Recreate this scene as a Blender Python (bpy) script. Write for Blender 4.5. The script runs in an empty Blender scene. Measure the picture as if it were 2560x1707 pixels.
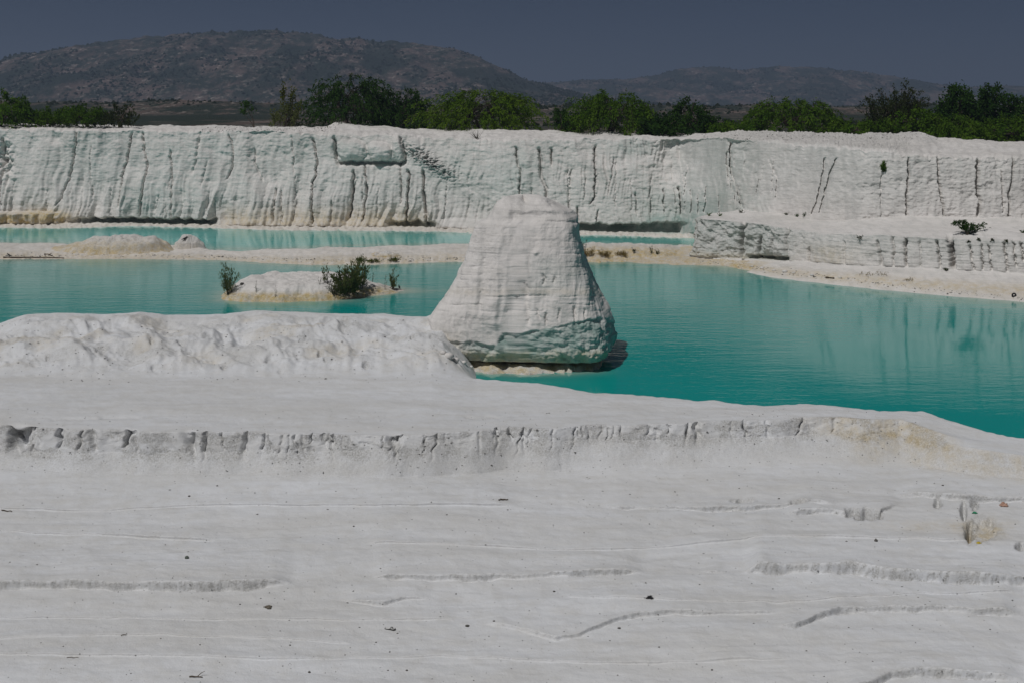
import bpy, math, random
import numpy as np
from mathutils import Vector, Matrix

# ------------------------------------------------------------------ camera, sky, sun, exposure
F, H, HY, CX = 3000.0, 11.0, 265.0, 1280.0        # focal length (px of a 2560 wide frame), eye height over the water, horizon row
scn = bpy.context.scene
COL = scn.collection
cam_d = bpy.data.cameras.new('camera'); cam = bpy.data.objects.new('camera', cam_d); COL.objects.link(cam)
cam.location = (0, 0, H); cam.rotation_euler = (math.radians(90), 0, 0)
cam_d.sensor_fit = 'HORIZONTAL'; cam_d.sensor_width = 36; cam_d.lens = 36 * F / 2560
cam_d.shift_y = -(853.5 - HY) / 2560
cam_d.clip_start = 0.1; cam_d.clip_end = 20000
scn.camera = cam
SUN_AZ, SUN_EL = math.radians(40), math.radians(58)   # azimuth measured from behind the camera towards the left
w = bpy.data.worlds.new('World'); scn.world = w; w.use_nodes = True
nt = w.node_tree; nt.nodes.clear()
sky = nt.nodes.new('ShaderNodeTexSky'); sky.sky_type = 'NISHITA'; sky.sun_disc = False
sky.sun_elevation = SUN_EL; sky.sun_rotation = math.pi + SUN_AZ
sky.air_density = 0.24; sky.dust_density = 1.5; sky.ozone_density = 1.5; sky.altitude = 400
bg = nt.nodes.new('ShaderNodeBackground'); bg.inputs[1].default_value = 0.05
wo = nt.nodes.new('ShaderNodeOutputWorld')
nt.links.new(sky.outputs[0], bg.inputs[0]); nt.links.new(bg.outputs[0], wo.inputs[0])
sd = bpy.data.lights.new('sun', 'SUN'); sun = bpy.data.objects.new('sun', sd); COL.objects.link(sun)
sd.energy = 5.0; sd.angle = math.radians(0.5); sd.color = (1.0, 0.98, 0.96)
sdir = Vector((-math.sin(SUN_AZ) * math.cos(SUN_EL), -math.cos(SUN_AZ) * math.cos(SUN_EL), math.sin(SUN_EL)))
sun.rotation_euler = sdir.to_track_quat('Z', 'Y').to_euler(); sun.location = (0, 0, 60)
scn.view_settings.view_transform = 'Standard'; scn.view_settings.look = 'None'
scn.view_settings.exposure = -1.22; scn.view_settings.gamma = 1.0
scn.view_settings.use_curve_mapping = False

rng = np.random.default_rng(7); random.seed(7)

# ------------------------------------------------------------------ noise
_PERM = {}
_GA = (np.arange(256) * 2.399963).astype(np.float32); _GC = np.cos(_GA); _GS = np.sin(_GA)
def perlin(x, y, seed=0):
    if seed not in _PERM: _PERM[seed] = np.random.RandomState(int(seed) % 65521).permutation(256).astype(np.int32)
    pm = _PERM[seed]
    x, y = np.broadcast_arrays(np.asarray(x, dtype=np.float32), np.asarray(y, dtype=np.float32))
    fx = np.floor(x); fy = np.floor(y); ix = fx.astype(np.int32); iy = fy.astype(np.int32); fx = x - fx; fy = y - fy
    u = fx * fx * fx * (fx * (fx * 6 - 15) + 10); v = fy * fy * fy * (fy * (fy * 6 - 15) + 10)
    x0 = ix & 255; x1 = (ix + 1) & 255; p0 = pm[iy & 255]; p1 = pm[(iy + 1) & 255]
    def g(xa, pb, dx, dy):
        h = pm[(xa + pb) & 255]; return _GC[h] * dx + _GS[h] * dy
    n0 = g(x0, p0, fx, fy); n0 = n0 + u * (g(x1, p0, fx - 1, fy) - n0)
    n1 = g(x0, p1, fx, fy - 1); n1 = n1 + u * (g(x1, p1, fx - 1, fy - 1) - n1)
    return ((n0 + v * (n1 - n0)) * np.float32(1.5)).astype(np.float64)
def fbm(x, y, octv=4, seed=0, gain=0.5):
    s = 0; a = 1.0; f = 1.0
    for i in range(octv):
        s = s + a * perlin(np.asarray(x) * f, np.asarray(y) * f, seed + i * 17); a *= gain; f *= 2.03
    return s
def ridged(x, y, octv=3, seed=0):
    s = 0; a = 1.0; f = 1.0
    for i in range(octv):
        s = s + a * (1 - 2 * np.abs(perlin(np.asarray(x) * f, np.asarray(y) * f, seed + i * 31))); a *= 0.5; f *= 2.1
    return s
def sstep(a, b, x):
    t = np.clip((x - a) / (b - a), 0, 1); return t * t * (3 - 2 * t)
def T(tab, x):
    a = np.array(tab, dtype=float); return np.interp(x, a[:, 0], a[:, 1])
def depth_z(y, z): return F * (H - z) / (y - HY)          # a row on the level z
def z_at(y, Y): return H - (y - HY) * Y / F
def W(x, y, z):
    Y = depth_z(y, z); return np.array([(x - CX) * Y / F, Y, z])
def WD(x, y, Y): return np.array([(x - CX) * Y / F, Y, z_at(y, Y)])

# ------------------------------------------------------------------ objects
def add(name, me, mat=None, parent=None, label=None, cat=None, group=None, kind=None, loc=None):
    o = bpy.data.objects.new(name, me); COL.objects.link(o)
    if me is not None and mat is not None and not me.materials: me.materials.append(mat)
    if parent is not None: o.parent = parent
    if label: o['label'] = label
    if cat: o['category'] = cat
    if group: o['group'] = group
    if kind: o['kind'] = kind
    if loc is not None: o.location = loc
    return o
def mesh_np(name, V, faces, k, smooth=True, mask=None):
    me = bpy.data.meshes.new(name)
    V = np.ascontiguousarray(V, dtype=np.float32); fc = np.ascontiguousarray(faces, dtype=np.int32)
    n = len(fc)
    me.vertices.add(len(V)); me.vertices.foreach_set('co', V.ravel())
    me.loops.add(n * k); me.loops.foreach_set('vertex_index', fc.ravel())
    me.polygons.add(n); me.polygons.foreach_set('loop_start', np.arange(0, n * k, k, dtype=np.int32))
    me.polygons.foreach_set('use_smooth', np.full(n, smooth, dtype=bool))
    me.update(calc_edges=True); me.validate()
    if mask is not None:
        a = me.color_attributes.new('mask', 'FLOAT_COLOR', 'POINT')
        c = np.ones((len(V), 4), dtype=np.float32); c[:, :3] = mask
        a.data.foreach_set('color', c.ravel())
    return me
def grid_mesh(name, X, Y, Z, mask=None, wrap=False, flip=False):
    r, c = X.shape
    V = np.stack([X, Y, Z], -1).reshape(-1, 3)
    i = np.arange(r - 1)[:, None]; j = np.arange(c if wrap else c - 1)[None, :]
    j2 = (j + 1) % c
    q = np.stack([i * c + j, i * c + j2, (i + 1) * c + j2, (i + 1) * c + j], -1).reshape(-1, 4)
    if flip: q = q[:, ::-1]
    if mask is not None: mask = np.stack(mask, -1).reshape(-1, 3)
    return mesh_np(name, V, q, 4, True, mask)

# ------------------------------------------------------------------ materials
def new_mat(name):
    m = bpy.data.materials.new(name); m.use_nodes = True; m.node_tree.nodes.clear(); return m, m.node_tree
class NB:
    def __init__(s, t): s.t = t
    def n(s, typ, **kw):
        nd = s.t.nodes.new(typ)
        for k, v in kw.items(): setattr(nd, k, v)
        return nd
    def set(s, nd, k, v):
        if hasattr(v, 'is_linked') or isinstance(v, bpy.types.NodeSocket): s.t.links.new(v, nd.inputs[k])
        else: nd.inputs[k].default_value = v
    def math(s, op, a, b=None, c=None, clamp=False):
        nd = s.n('ShaderNodeMath', operation=op, use_clamp=clamp); s.set(nd, 0, a)
        if b is not None: s.set(nd, 1, b)
        if c is not None: s.set(nd, 2, c)
        return nd.outputs[0]
    def mix(s, f, a, b):
        nd = s.n('ShaderNodeMix', data_type='RGBA'); s.set(nd, 0, f)
        for k, v in ((6, a), (7, b)): s.set(nd, k, (*v, 1) if isinstance(v, tuple) and len(v) == 3 else v)
        return nd.outputs[2]
    def noise(s, vec, scale, detail=4, rough=0.55):
        nd = s.n('ShaderNodeTexNoise'); s.t.links.new(vec, nd.inputs['Vector'])
        nd.inputs['Scale'].default_value = scale; nd.inputs['Detail'].default_value = detail; nd.inputs['Roughness'].default_value = rough
        return nd.outputs['Fac']
    def mapped(s, vec, sc):
        nd = s.n('ShaderNodeMapping'); s.t.links.new(vec, nd.inputs[0]); nd.inputs['Scale'].default_value = sc; return nd.outputs[0]
    def ramp(s, f, a, b):
        nd = s.n('ShaderNodeMapRange'); s.set(nd, 0, f); nd.inputs[1].default_value = a; nd.inputs[2].default_value = b; return nd.outputs[0]
    def bump(s, h, strength, dist, prev=None):
        nd = s.n('ShaderNodeBump'); s.set(nd, 'Height', h); s.set(nd, 'Strength', strength); nd.inputs['Distance'].default_value = dist
        if prev is not None: s.t.links.new(prev, nd.inputs['Normal'])
        return nd.outputs[0]
    def out(s, bsdf):
        o = s.n('ShaderNodeOutputMaterial'); s.t.links.new(bsdf, o.inputs['Surface'])
    def principled(s, col, rough, normal=None, spec=0.3):
        p = s.n('ShaderNodeBsdfPrincipled'); s.set(p, 'Base Color', (*col, 1) if isinstance(col, tuple) else col); s.set(p, 'Roughness', rough)
        p.inputs['Specular IOR Level'].default_value = spec
        if normal is not None: s.t.links.new(normal, p.inputs['Normal'])
        return p
def simple_mat(name, col, rough=0.7, var=0.25, scale=30):
    m, t = new_mat(name); b = NB(t); pos = b.n('ShaderNodeTexCoord').outputs['Object']
    f = b.noise(pos, scale, 4)
    c = b.mix(f, tuple(x * (1 - var) for x in col), tuple(min(1, x * (1 + var)) for x in col))
    b.out(b.principled(c, rough, b.bump(f, 0.3, 0.01)).outputs[0]); return m

def rock_mat(name, bright=1.0, ground=False):
    """white marble slurry: mask R = ochre stain, G = damp blue-green stone, B = crumbly and darker, painted shade on scarp and step faces"""
    m, t = new_mat(name); b = NB(t)
    pos = b.n('ShaderNodeNewGeometry').outputs['Position']
    at = b.n('ShaderNodeVertexColor', layer_name='mask'); sp = b.n('ShaderNodeSeparateColor'); t.links.new(at.outputs[0], sp.inputs[0])
    R, G, B = sp.outputs
    k = bright
    big = b.noise(pos, 0.22, 6, 0.6); mid = b.noise(pos, 1.7, 6, 0.65); fine = b.noise(pos, 20.0 if ground else 9.0, 6, 0.7)
    strat = b.noise(b.mapped(pos, (0.10, 0.10, 5.0)), 1.0, 7, 0.7)
    strat2 = b.noise(b.mapped(pos, (0.35, 0.35, 14.0)), 1.0, 4, 0.6)
    c = b.mix(b.ramp(big, 0.3, 0.7), (0.675 * k, 0.685 * k, 0.695 * k), (0.745 * k, 0.76 * k, 0.785 * k)) if ground else b.mix(b.ramp(big, 0.3, 0.7), (0.705 * k, 0.675 * k, 0.645 * k), (0.785 * k, 0.76 * k, 0.735 * k))
    c = b.mix(b.math('MULTIPLY', b.ramp(mid, 0.46, 0.70), 0.42), c, (0.58 * k, 0.565 * k, 0.53 * k))
    if not ground:
        c = b.mix(b.math('MULTIPLY', b.ramp(strat, 0.50, 0.72), 0.6), c, (0.56 * k, 0.545 * k, 0.51 * k))
        run = b.noise(b.mapped(pos, (2.6, 1.0, 0.13)), 1.0, 5, 0.65)
        c = b.mix(b.math('MULTIPLY', b.ramp(run, 0.47, 0.66), 0.5), c, (0.53 * k, 0.525 * k, 0.505 * k))
        c = b.mix(b.math('MULTIPLY', b.ramp(strat2, 0.55, 0.72), 0.45), c, (0.50 * k, 0.48 * k, 0.45 * k))
    else:
        streak = b.noise(b.mapped(pos, (0.10, 0.55, 0.5)), 1.0, 6, 0.65)
        streak2 = b.noise(b.mapped(pos, (0.5, 3.2, 2)), 1.0, 6, 0.7)
        c = b.mix(b.math('MULTIPLY', b.ramp(streak2, 0.50, 0.66), 0.32), c, (0.57 * k, 0.565 * k, 0.545 * k))
        c = b.mix(b.math('MULTIPLY', b.ramp(streak, 0.44, 0.64), 0.5), c, (0.61 * k, 0.60 * k, 0.575 * k))
    c = b.mix(b.math('MULTIPLY', B, b.ramp(fine, 0.38, 0.62)), c, (0.42 * k, 0.415 * k, 0.395 * k))  # darker tone by B; paints shade into scarp and step faces
    teal = b.math('MULTIPLY', G, b.ramp(mid, 0.25, 0.6), clamp=True)
    c = b.mix(teal, c, (0.35, 0.44, 0.405))
    och = b.math('MULTIPLY', R, b.ramp(b.noise(pos, 2.6, 6, 0.7), 0.3, 0.62), clamp=True)
    oc = b.mix(b.ramp(fine, 0.35, 0.68), (0.62, 0.50, 0.27), (0.40, 0.28, 0.09))
    c = b.mix(och, c, oc)
    n = b.bump(mid, 0.35, 0.10)
    n = b.bump(fine, b.math('MULTIPLY_ADD', B, 0.5, 0.42 if ground else 0.3), 0.03, n)
    if not ground: n = b.bump(strat2, 0.35, 0.05, n)
    b.out(b.principled(c, 0.92, n, 0.2).outputs[0]); return m
M_ROCK = rock_mat('white_marble_rock', 0.98)
M_GROUND = rock_mat('white_marble_slurry', 1.0, True)

def water_mat():
    """milky turquoise water: mask R = shallow, G = the pale far pool, B = calm"""
    m, t = new_mat('turquoise_water'); b = NB(t)
    pos = b.n('ShaderNodeNewGeometry').outputs['Position']
    at = b.n('ShaderNodeVertexColor', layer_name='mask'); sp = b.n('ShaderNodeSeparateColor'); t.links.new(at.outputs[0], sp.inputs[0])
    R, G, B = sp.outputs
    big = b.noise(pos, 0.06, 4)
    c = b.mix(big, (0.001, 0.265, 0.24), (0.002, 0.35, 0.318))
    c = b.mix(G, c, (0.085, 0.54, 0.50))
    c = b.mix(R, c, (0.34, 0.44, 0.36))
    w1 = b.noise(b.mapped(pos, (0.9, 2.6, 1)), 1.0, 4, 0.6)
    w2 = b.noise(b.mapped(pos, (2.4, 6.5, 1)), 1.0, 3, 0.6)
    calm = b.math('SUBTRACT', 1.0, B)
    w0 = b.noise(b.mapped(pos, (0.3, 1.1, 1)), 1.0, 3, 0.6)
    n = b.bump(w0, b.math('MULTIPLY', calm, 0.4), 0.055)
    n = b.bump(w1, b.math('MULTIPLY', calm, 0.55), 0.035, n)
    n = b.bump(w2, b.math('MULTIPLY', calm, 0.5), 0.014, n)
    p = b.principled(c, 0.03, n, 0.42); p.inputs['IOR'].default_value = 1.33
    b.out(p.outputs[0]); return m
M_WATER = water_mat()

def leaf_mat(name, c1, c2):
    m, t = new_mat(name); b = NB(t)
    pos = b.n('ShaderNodeNewGeometry').outputs['Position']
    f = b.ramp(b.noise(pos, 0.9, 4, 0.6), 0.32, 0.68)
    g = b.noise(pos, 14, 2)
    c = b.mix(f, c1, c2); c = b.mix(b.ramp(g, 0.4, 0.9), c, tuple(x * 0.55 for x in c1))
    d = b.n('ShaderNodeBsdfDiffuse'); b.set(d, 0, c)
    tr = b.n('ShaderNodeBsdfTranslucent'); b.set(tr, 0, c)
    mx = b.n('ShaderNodeMixShader'); mx.inputs[0].default_value = 0.42
    t.links.new(d.outputs[0], mx.inputs[1]); t.links.new(tr.outputs[0], mx.inputs[2]); b.out(mx.outputs[0]); return m
M_LEAF = {'dark': leaf_mat('dark_leaf', (0.030, 0.074, 0.016), (0.060, 0.118, 0.022)),
          'green': leaf_mat('green_leaf', (0.062, 0.136, 0.016), (0.125, 0.205, 0.022)),
          'bright': leaf_mat('bright_leaf', (0.080, 0.155, 0.014), (0.160, 0.245, 0.024)),
          'olive': leaf_mat('olive_leaf', (0.040, 0.055, 0.020), (0.075, 0.095, 0.034)),
          'yellow': leaf_mat('yellowing_leaf', (0.085, 0.110, 0.016), (0.150, 0.160, 0.026)),
          'feather': leaf_mat('feathery_leaf', (0.120, 0.145, 0.048), (0.180, 0.205, 0.075)),
          'dry': leaf_mat('dry_grass_blade', (0.22, 0.17, 0.06), (0.36, 0.27, 0.08))}
M_BARK = simple_mat('bark', (0.075, 0.06, 0.045), 0.9, 0.4, 8)

# ------------------------------------------------------------------ the foreground ground sheet
BENCH_EDGE = []
def ground():
    xs = np.concatenate([np.linspace(-700, -120, 30)[:-1], np.linspace(-120, 2680, 1010), np.linspace(2680, 3300, 30)[1:]])
    n = len(xs)
    # columns of control points (depth, height)
    yt = T([(-700, 1060), (0, 1066), (250, 1078), (650, 1082), (1000, 1090), (1300, 1070), (1600, 1062), (1900, 1050), (2100, 1042), (2250, 1052), (2330, 1075), (2400, 1098), (2560, 1130), (3300, 1250)], xs)
    yt = yt + 5 * perlin(xs / 110, xs * 0, 3)
    hgt = T([(-700, 66), (0, 62), (350, 52), (620, 48), (900, 36), (1000, 27), (1150, 32), (1400, 34), (1700, 40), (1950, 42), (2150, 46), (2300, 30), (2400, 14), (2560, 8), (3300, 8)], xs)
    ztop = T([(-700, .65), (2150, .6), (2300, .45), (2400, .3), (2560, .05), (3300, 0)], xs)
    ye = T([(-700, 944), (1060, 942), (1190, 946), (1330, 956), (1380, 963), (1470, 980), (1520, 983), (1700, 996), (1745, 1003), (1785, 999), (1830, 1006), (1930, 1013), (2000, 1008), (2080, 1014), (2200, 1026), (2310, 1027), (2345, 1040), (2400, 1060), (2460, 1075), (2560, 1094), (2700, 1115), (3300, 1200)], xs)
    ye = ye + 2.0 * perlin(xs / 25, xs * 0, 9)
    ze = T([(-700, .75), (1080, .7), (1190, .5), (2300, .5), (2400, .38), (2560, .22), (3300, .15)], xs)
    Yt = depth_z(yt, ztop); sl = T([(-700, .2), (1000, .18), (2000, .22), (2200, .4), (3300, .5)], xs); Yb = Yt - sl
    zb = z_at(yt + hgt, Yb)
    zf = np.minimum(-0.5, zb - 0.1); Yf = depth_z(T([(-700, 1180), (900, 1170), (1500, 1172), (2300, 1150), (3300, 1330)], xs), zf); Yf = np.minimum(Yf, Yb - 0.5)
    Ye = np.maximum(depth_z(ye, ze), Yt + 0.6)
    BENCH_EDGE.extend([xs, Ye])
    # the mound between bench and pond on the left
    ma = sstep(1250, 1095, xs) * T([(-700, 1), (1000, 1), (1300, 1)], xs)
    yc = T([(-700, 800), (-60, 822), (0, 805), (60, 786), (140, 781), (260, 784), (350, 779), (415, 787), (560, 785), (640, 777), (800, 780), (900, 783), (960, 781), (1020, 789), (1065, 790), (1110, 770), (1300, 770)], xs)
    Yc = 54.0 + 0 * xs; zc = z_at(yc, Yc)
    zfoot = ze; Ymf = Ye
    Ym = Ymf + 3.0; zm = zfoot + (zc - zfoot) * 0.55
    Ye2 = Ye + 0.9
    Y4 = np.where(ma > 0, (1 - ma) * Ye2 + ma * Ym, Ye2); z4 = (1 - ma) * -0.6 + ma * zm
    Y5 = (1 - ma) * (Ye2 + 3) + ma * Yc; z5 = (1 - ma) * -1.2 + ma * zc
    Y6 = np.maximum(Y5 + 4.5, 58); z6 = (1 - ma) * -1.3 + ma * -0.9
    Y7 = 64 + 0 * xs; z7 = -1.6 + 0 * xs
    one = np.ones(n)
    segs = [(2 * one, 9.3 * one), (9 * one, 6.5 * one), (19 * one, -0.6 * one), (25.5 * one, -1.72 * one), (31.0 * one, -1.15 * one), (Yf, zf), (Yb, zb), (Yt, ztop), (Ye, ze), (Y4, z4), (Y5, z5), (Y6, z6), (Y7, z7)]
    nr = [4, 6, 8, 170, 150, 46, 44, 70, 46, 60, 26, 6]
    Ys, Zs = [], []
    for k, (a, bb) in enumerate(zip(segs[:-1], segs[1:])):
        tt = np.linspace(0, 1, nr[k] + 1)[:-1] if k < len(nr) - 1 else np.linspace(0, 1, nr[k] + 1)
        if k in (3, 4):   # spacing even in the picture rows
            tt = 1 / (1 / 25.5 + (1 / 31.0 - 1 / 25.5) * tt); tt = (tt - 25.5) / 5.5
        Ys.append(a[0][None] + (bb[0] - a[0])[None] * tt[:, None]); Zs.append(a[1][None] + (bb[1] - a[1])[None] * tt[:, None])
    Yg = np.concatenate(Ys); Zg = np.concatenate(Zs)
    # soften the profile a little along the depth
    for _ in range(2): Zg[1:-1] = 0.25 * Zg[:-2] + 0.5 * Zg[1:-1] + 0.25 * Zg[2:]
    xg = np.broadcast_to(xs[None], Yg.shape); Xg = (xg - CX) * Yg / F
    yp = HY + F * (H - Zg) / Yg                       # picture row of the plain profile
    rough = np.zeros_like(Zg); och = np.zeros_like(Zg)
    Z = Zg.copy()
    low = sstep(20, 27, Yg) * sstep(0, -0.6, Yg - Yt[None] + 0.0)
    bench = sstep(0, .5, Yg - Yt[None]) * sstep(1.0, 0, Yg - Ye[None])
    # broad swells and long low laminations of the dried slurry
    Z += 0.10 * low * fbm(Xg * 0.11, Yg * 0.28, 4, 5) + 0.02 * low * fbm(Xg * 0.5, Yg * 1.6, 4, 6)
    Z += 0.05 * bench * fbm(Xg * 0.2, Yg * 0.5, 4, 8)
    ter = fbm(Xg * 0.06 + 2, Yg * 0.42, 3, 15) * 3.0
    Z += 0.014 * low * sstep(0, .5, fbm(Xg * .25, Yg * .5, 2, 16)) * ((ter - np.floor(ter)) - sstep(0.75, 1.0, ter - np.floor(ter)))
    Z += 0.009 * fbm(Xg * 2.5, Yg * 3.5, 4, 12) * (low + bench)
    # scarp face
    face = sstep(-.35, .1, Yg - Yb[None]) * sstep(.25, -.05, Yg - Yt[None]) * sstep(2420, 2330, xg)
    f1 = fbm(xg / 120 + 0.3 * perlin(xg / 90, yp / 40, 40), yp / 160, 4, 41)
    Yoff = face * (0.07 * f1 + 0.04 * fbm(xg / 34, yp / 60, 3, 47) * sstep(-.2, .4, fbm(xg / 150, yp / 300, 2, 48)) + 0.035 * fbm(xg / 22, yp / 14, 4, 42) * sstep(-.1, .5, fbm(xg / 80, yp / 50, 2, 46)))
    zfr = np.clip((Zg - zb[None]) / np.maximum(ztop - zb, 0.05)[None], 0, 1)
    rs = np.random.default_rng(17)
    notch = [(48, .75, 18, 1.0), (145, .3, 4, .2), (232, .25, 8, .6), (315, .5, 5, .1), (475, .35, 12, 1.0), (985, .4, 14, 1.0), (1745, .3, 7, .3), (30, .5, 9, -.6), (512, .3, 5, .3), (1310, .2, 4, 0), (660, .2, 3.5, 0)]
    notch += [(rs.uniform(60, 2150), rs.uniform(.08, .34) * rs.uniform(.4, 1), rs.choice([1.6, 2.0, 2.4, 3.0, 4.5]) * rs.uniform(.8, 1.3), rs.uniform(-.5, 1)) for _ in range(60)]
    for cx, d, wd, vee in notch:
        xc = cx + 6 * perlin(yp / 18, yp * 0 + cx, 60) - (yp - 1100) * rs.uniform(-.25, .3)
        ww = wd * (1 + vee * (zfr - .5) * 1.4); lo = rs.uniform(-.6, .3)
        k = np.exp(-np.abs((xg - xc) / np.maximum(ww, 1.2)) ** 2.4)
        Yoff += d * .9 * face * k * sstep(lo, lo + .3, zfr)
        if cx in (48, 475, 985): Z -= d * .3 * np.exp(-((xg - xc) / wd) ** 2) * sstep(.5, 0, np.abs(Yg - Yt[None]))
    Z += face * 0.02 * fbm(xg / 9, yp / 9, 3, 43)
    rough += 1.25 * face * sstep(-.25, .35, fbm(xg / 60, yp / 40, 4, 49)) + .15 * face  # scarp face painted darker in patches, standing in for its shade
    tal = sstep(-1.2, -.2, Yg - Yb[None]) * sstep(.1, -.1, Yg - Yb[None])
    Z += tal * (0.05 * np.abs(fbm(Xg * .8, Yg * 1.0, 3, 44)) + 0.012 * fbm(Xg * 6, Yg * 6, 3, 45)); rough += .45 * tal
    och += 0.5 * face * sstep(1950, 2150, xg) + 0.35 * tal * sstep(2050, 2200, xg)
    # lip in front of the scarp crest: shallow dark slits on the bench
    # mound relief
    mm = ma[None] * sstep(0.0, 1.4, Yg - Ye[None]) * sstep(58, 56, Yg)
    mfr = sstep(0, 2.0, Yg - Ye[None]) * sstep(.2, -2.2, Yg - Yc[None])
    Z += mm * (0.30 * fbm(Xg * 0.32, Yg * 0.40, 4, 50) * (mfr * .9 + .12) + 0.24 * mfr * ridged(Xg * 0.5 + .6 * perlin(Xg * .4, Yg * .4, 3) + .15 * Yg, Yg * 0.16, 3, 51) * 0.6)
    Z += mm * (0.035 * fbm(Xg * 2.2, Yg * 2.2, 4, 52) + 0.022 * fbm(Xg * 7, Yg * 7, 3, 53)) * (0.25 + .75 * mfr)
    rough += 0.5 * mm * mfr * sstep(-0.1, 0.5, fbm(Xg * 0.5, Yg * 0.6, 3, 54)); och += 0.26 * mm * mfr * sstep(0.0, 0.6, fbm(Xg * 0.35, Yg * 0.5, 3, 55))
    for px, py, r, d in ((455, 865, .35, .5), (380, 870, .2, .3), (385, 925, .25, .35), (395, 935, .2, .3), (670, 900, .25, .35), (800, 885, .25, .3), (815, 905, .2, .3), (915, 915, .25, .45), (700, 930, .2, .3), (120, 895, .2, .3), (862, 832, .5, .25), (1078, 858, .13, .5), (560, 920, .25, .3), (250, 885, .4, .25), (1030, 862, .12, .3)):
        dd = np.hypot((xg - px) / (r * 34), (yp - py) / (r * 26)) + .45 * fbm(Xg * 2, Yg * 2, 3, 56)
        Z -= d * .55 * sstep(1.2, .3, dd) * mm; rough += .7 * sstep(1.5, .8, dd) * mm
    # traced steps: (points, rise in metres, run of the shelf in px, crumbly with painted face shade)
    N76 = fbm(xg / 16, yp / 1.5, 3, 76)
    Ysh_ = np.zeros_like(Z); pxm = Yg ** 2 / (F * (H - Zg))
    def step(pts, h, L, wd=3.0, rg=0.6, seed=0, wob=3.0):
        nonlocal Z, rough, Ysh_
        a = np.array(pts, float); x0, x1 = a[0, 0], a[-1, 0]
        yc_ = np.interp(xs, a[:, 0], a[:, 1]) + wob * perlin(xs / 75, xs * 0 + seed, 70) + wob * .22 * perlin(xs / 11, xs * 0 + seed, 71)
        tp = sstep(x0, x0 + 60, xs) * sstep(x1, x1 - 60, xs) * (0.85 + .35 * perlin(xs / 170, xs * 0 + .3, 72 + seed))
        d = yc_[None] - yp
        ta = np.clip(tp * 1.3, 0, 1)[None] * low; Ysh_ = Ysh_ - .93 * ta * d * np.exp(-(d / 5.5) ** 2) * pxm
        s = sstep(-3.2, 3.2, d) * np.exp(-np.clip(d, 0, None) / (1.7 * L)) * low
        Z = Z + (1.05 + .25 * rg) * h * tp[None] * s
        rough = rough + 1.35 * rg * tp[None] * np.exp(-np.abs((d - .5) / (wd * 1.2)) ** 3) * sstep(-.35, .25, N76)  # band along each step face painted darker as its shade
        Z = Z - .16 * rg * rg * tp[None] * sstep(-.15, .35, tp[None] - .75 + .5 * perlin(xg / 55, xg * 0 + seed, 75)) * np.exp(-((d + 3.6) / 2.6) ** 2) * low
    step([(-60, 1470), (200, 1467), (350, 1472), (470, 1475), (600, 1473), (740, 1462)], .17, 40, 3, .9, 1)
    step([(920, 1450), (1000, 1452), (1200, 1449), (1330, 1443), (1500, 1436), (1620, 1433)], .12, 30, 3, .8, 2)
    step([(1740, 1437), (1790, 1434), (1830, 1432)], .10, 25, 3, .9, 3)
    step([(1850, 1435), (1950, 1432), (2120, 1430), (2250, 1446), (2400, 1455), (2480, 1460), (2560, 1455), (2700, 1450)], .23, 45, 4, .9, 4)
    step([(1200, 1560), (1300, 1575), (1390, 1600), (1450, 1590), (1530, 1557), (1600, 1540), (1800, 1538), (1960, 1535)], .09, 40, 3, .5, 5)
    step([(1930, 1580), (1990, 1575), (2020, 1562), (2040, 1548), (2100, 1530), (2300, 1524), (2560, 1530)], .15, 35, 4, .8, 6)
    step([(2080, 1740), (2180, 1712), (2230, 1688), (2300, 1678), (2420, 1684), (2560, 1690)], .15, 40, 4, .8, 7)
    step([(900, 1362), (1000, 1364), (1200, 1368), (1420, 1374), (1600, 1370), (1900, 1352), (2300, 1357), (2450, 1360)], .05, 40, 2, .15, 8, 1.5)
    step([(-60, 1268), (200, 1272), (420, 1262), (700, 1266), (900, 1270), (1300, 1265)], .05, 40, 2, .1, 9, 1.5)
    step([(1500, 1262), (1700, 1268), (1850, 1272), (2030, 1268), (2100, 1276)], .09, 30, 3, .7, 10)
    step([(1950, 1290), (2080, 1288), (2120, 1300), (2170, 1305), (2215, 1285), (2260, 1262)], .16, 30, 4, .9, 11)
    step([(2230, 1243), (2290, 1241), (2400, 1250), (2560, 1252), (2700, 1255)], .16, 30, 3, .9, 12)
    step([(-60, 1325), (120, 1330), (260, 1335), (420, 1345), (560, 1352)], .05, 35, 3, .35, 13)
    step([(840, 1500), (960, 1512), (1010, 1500), (1090, 1495)], .07, 30, 3, .5, 14)
    step([(-60, 1640), (300, 1645), (700, 1652), (1100, 1640), (1500, 1660), (2000, 1650)], .045, 40, 3, .15, 16, 2)
    step([(-60, 1600), (250, 1590), (650, 1598), (900, 1610)], .035, 40, 3, .1, 17, 2)
    step([(-60, 1545), (180, 1540), (420, 1548), (800, 1550), (1150, 1545)], .035, 40, 3, .15, 18, 2)
    step([(1400, 1500), (1700, 1512), (2000, 1508), (2300, 1490), (2560, 1480)], .03, 40, 3, .1, 19, 2)
    step([(80, 1052), (250, 1048), (430, 1043), (560, 1040)], .0, 40, 3, .1, 20, 2)
    # hole and open cracks
    xg_all, yp_all, low_all = xg, yp, low
    def pit(px, py, rx, ry, d, seed=0):
        nonlocal Z, rough
        ca = np.searchsorted(xs, px - rx * 2.2); cb = np.searchsorted(xs, px + rx * 2.2); sl = slice(ca, cb)
        xg, yp, low = xg_all[:, sl], yp_all[:, sl], low_all[:, sl]
        dd = np.sqrt(((xg - px) / rx) ** 2 + ((yp - py) / ry) ** 2) + .35 * fbm(xg / 18, yp / 14, 2, 80 + seed)
        k = sstep(1.15, .55, dd); Z[:, sl] -= d * k * low; rough[:, sl] += .7 * sstep(1.6, 1.0, dd)
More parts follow.
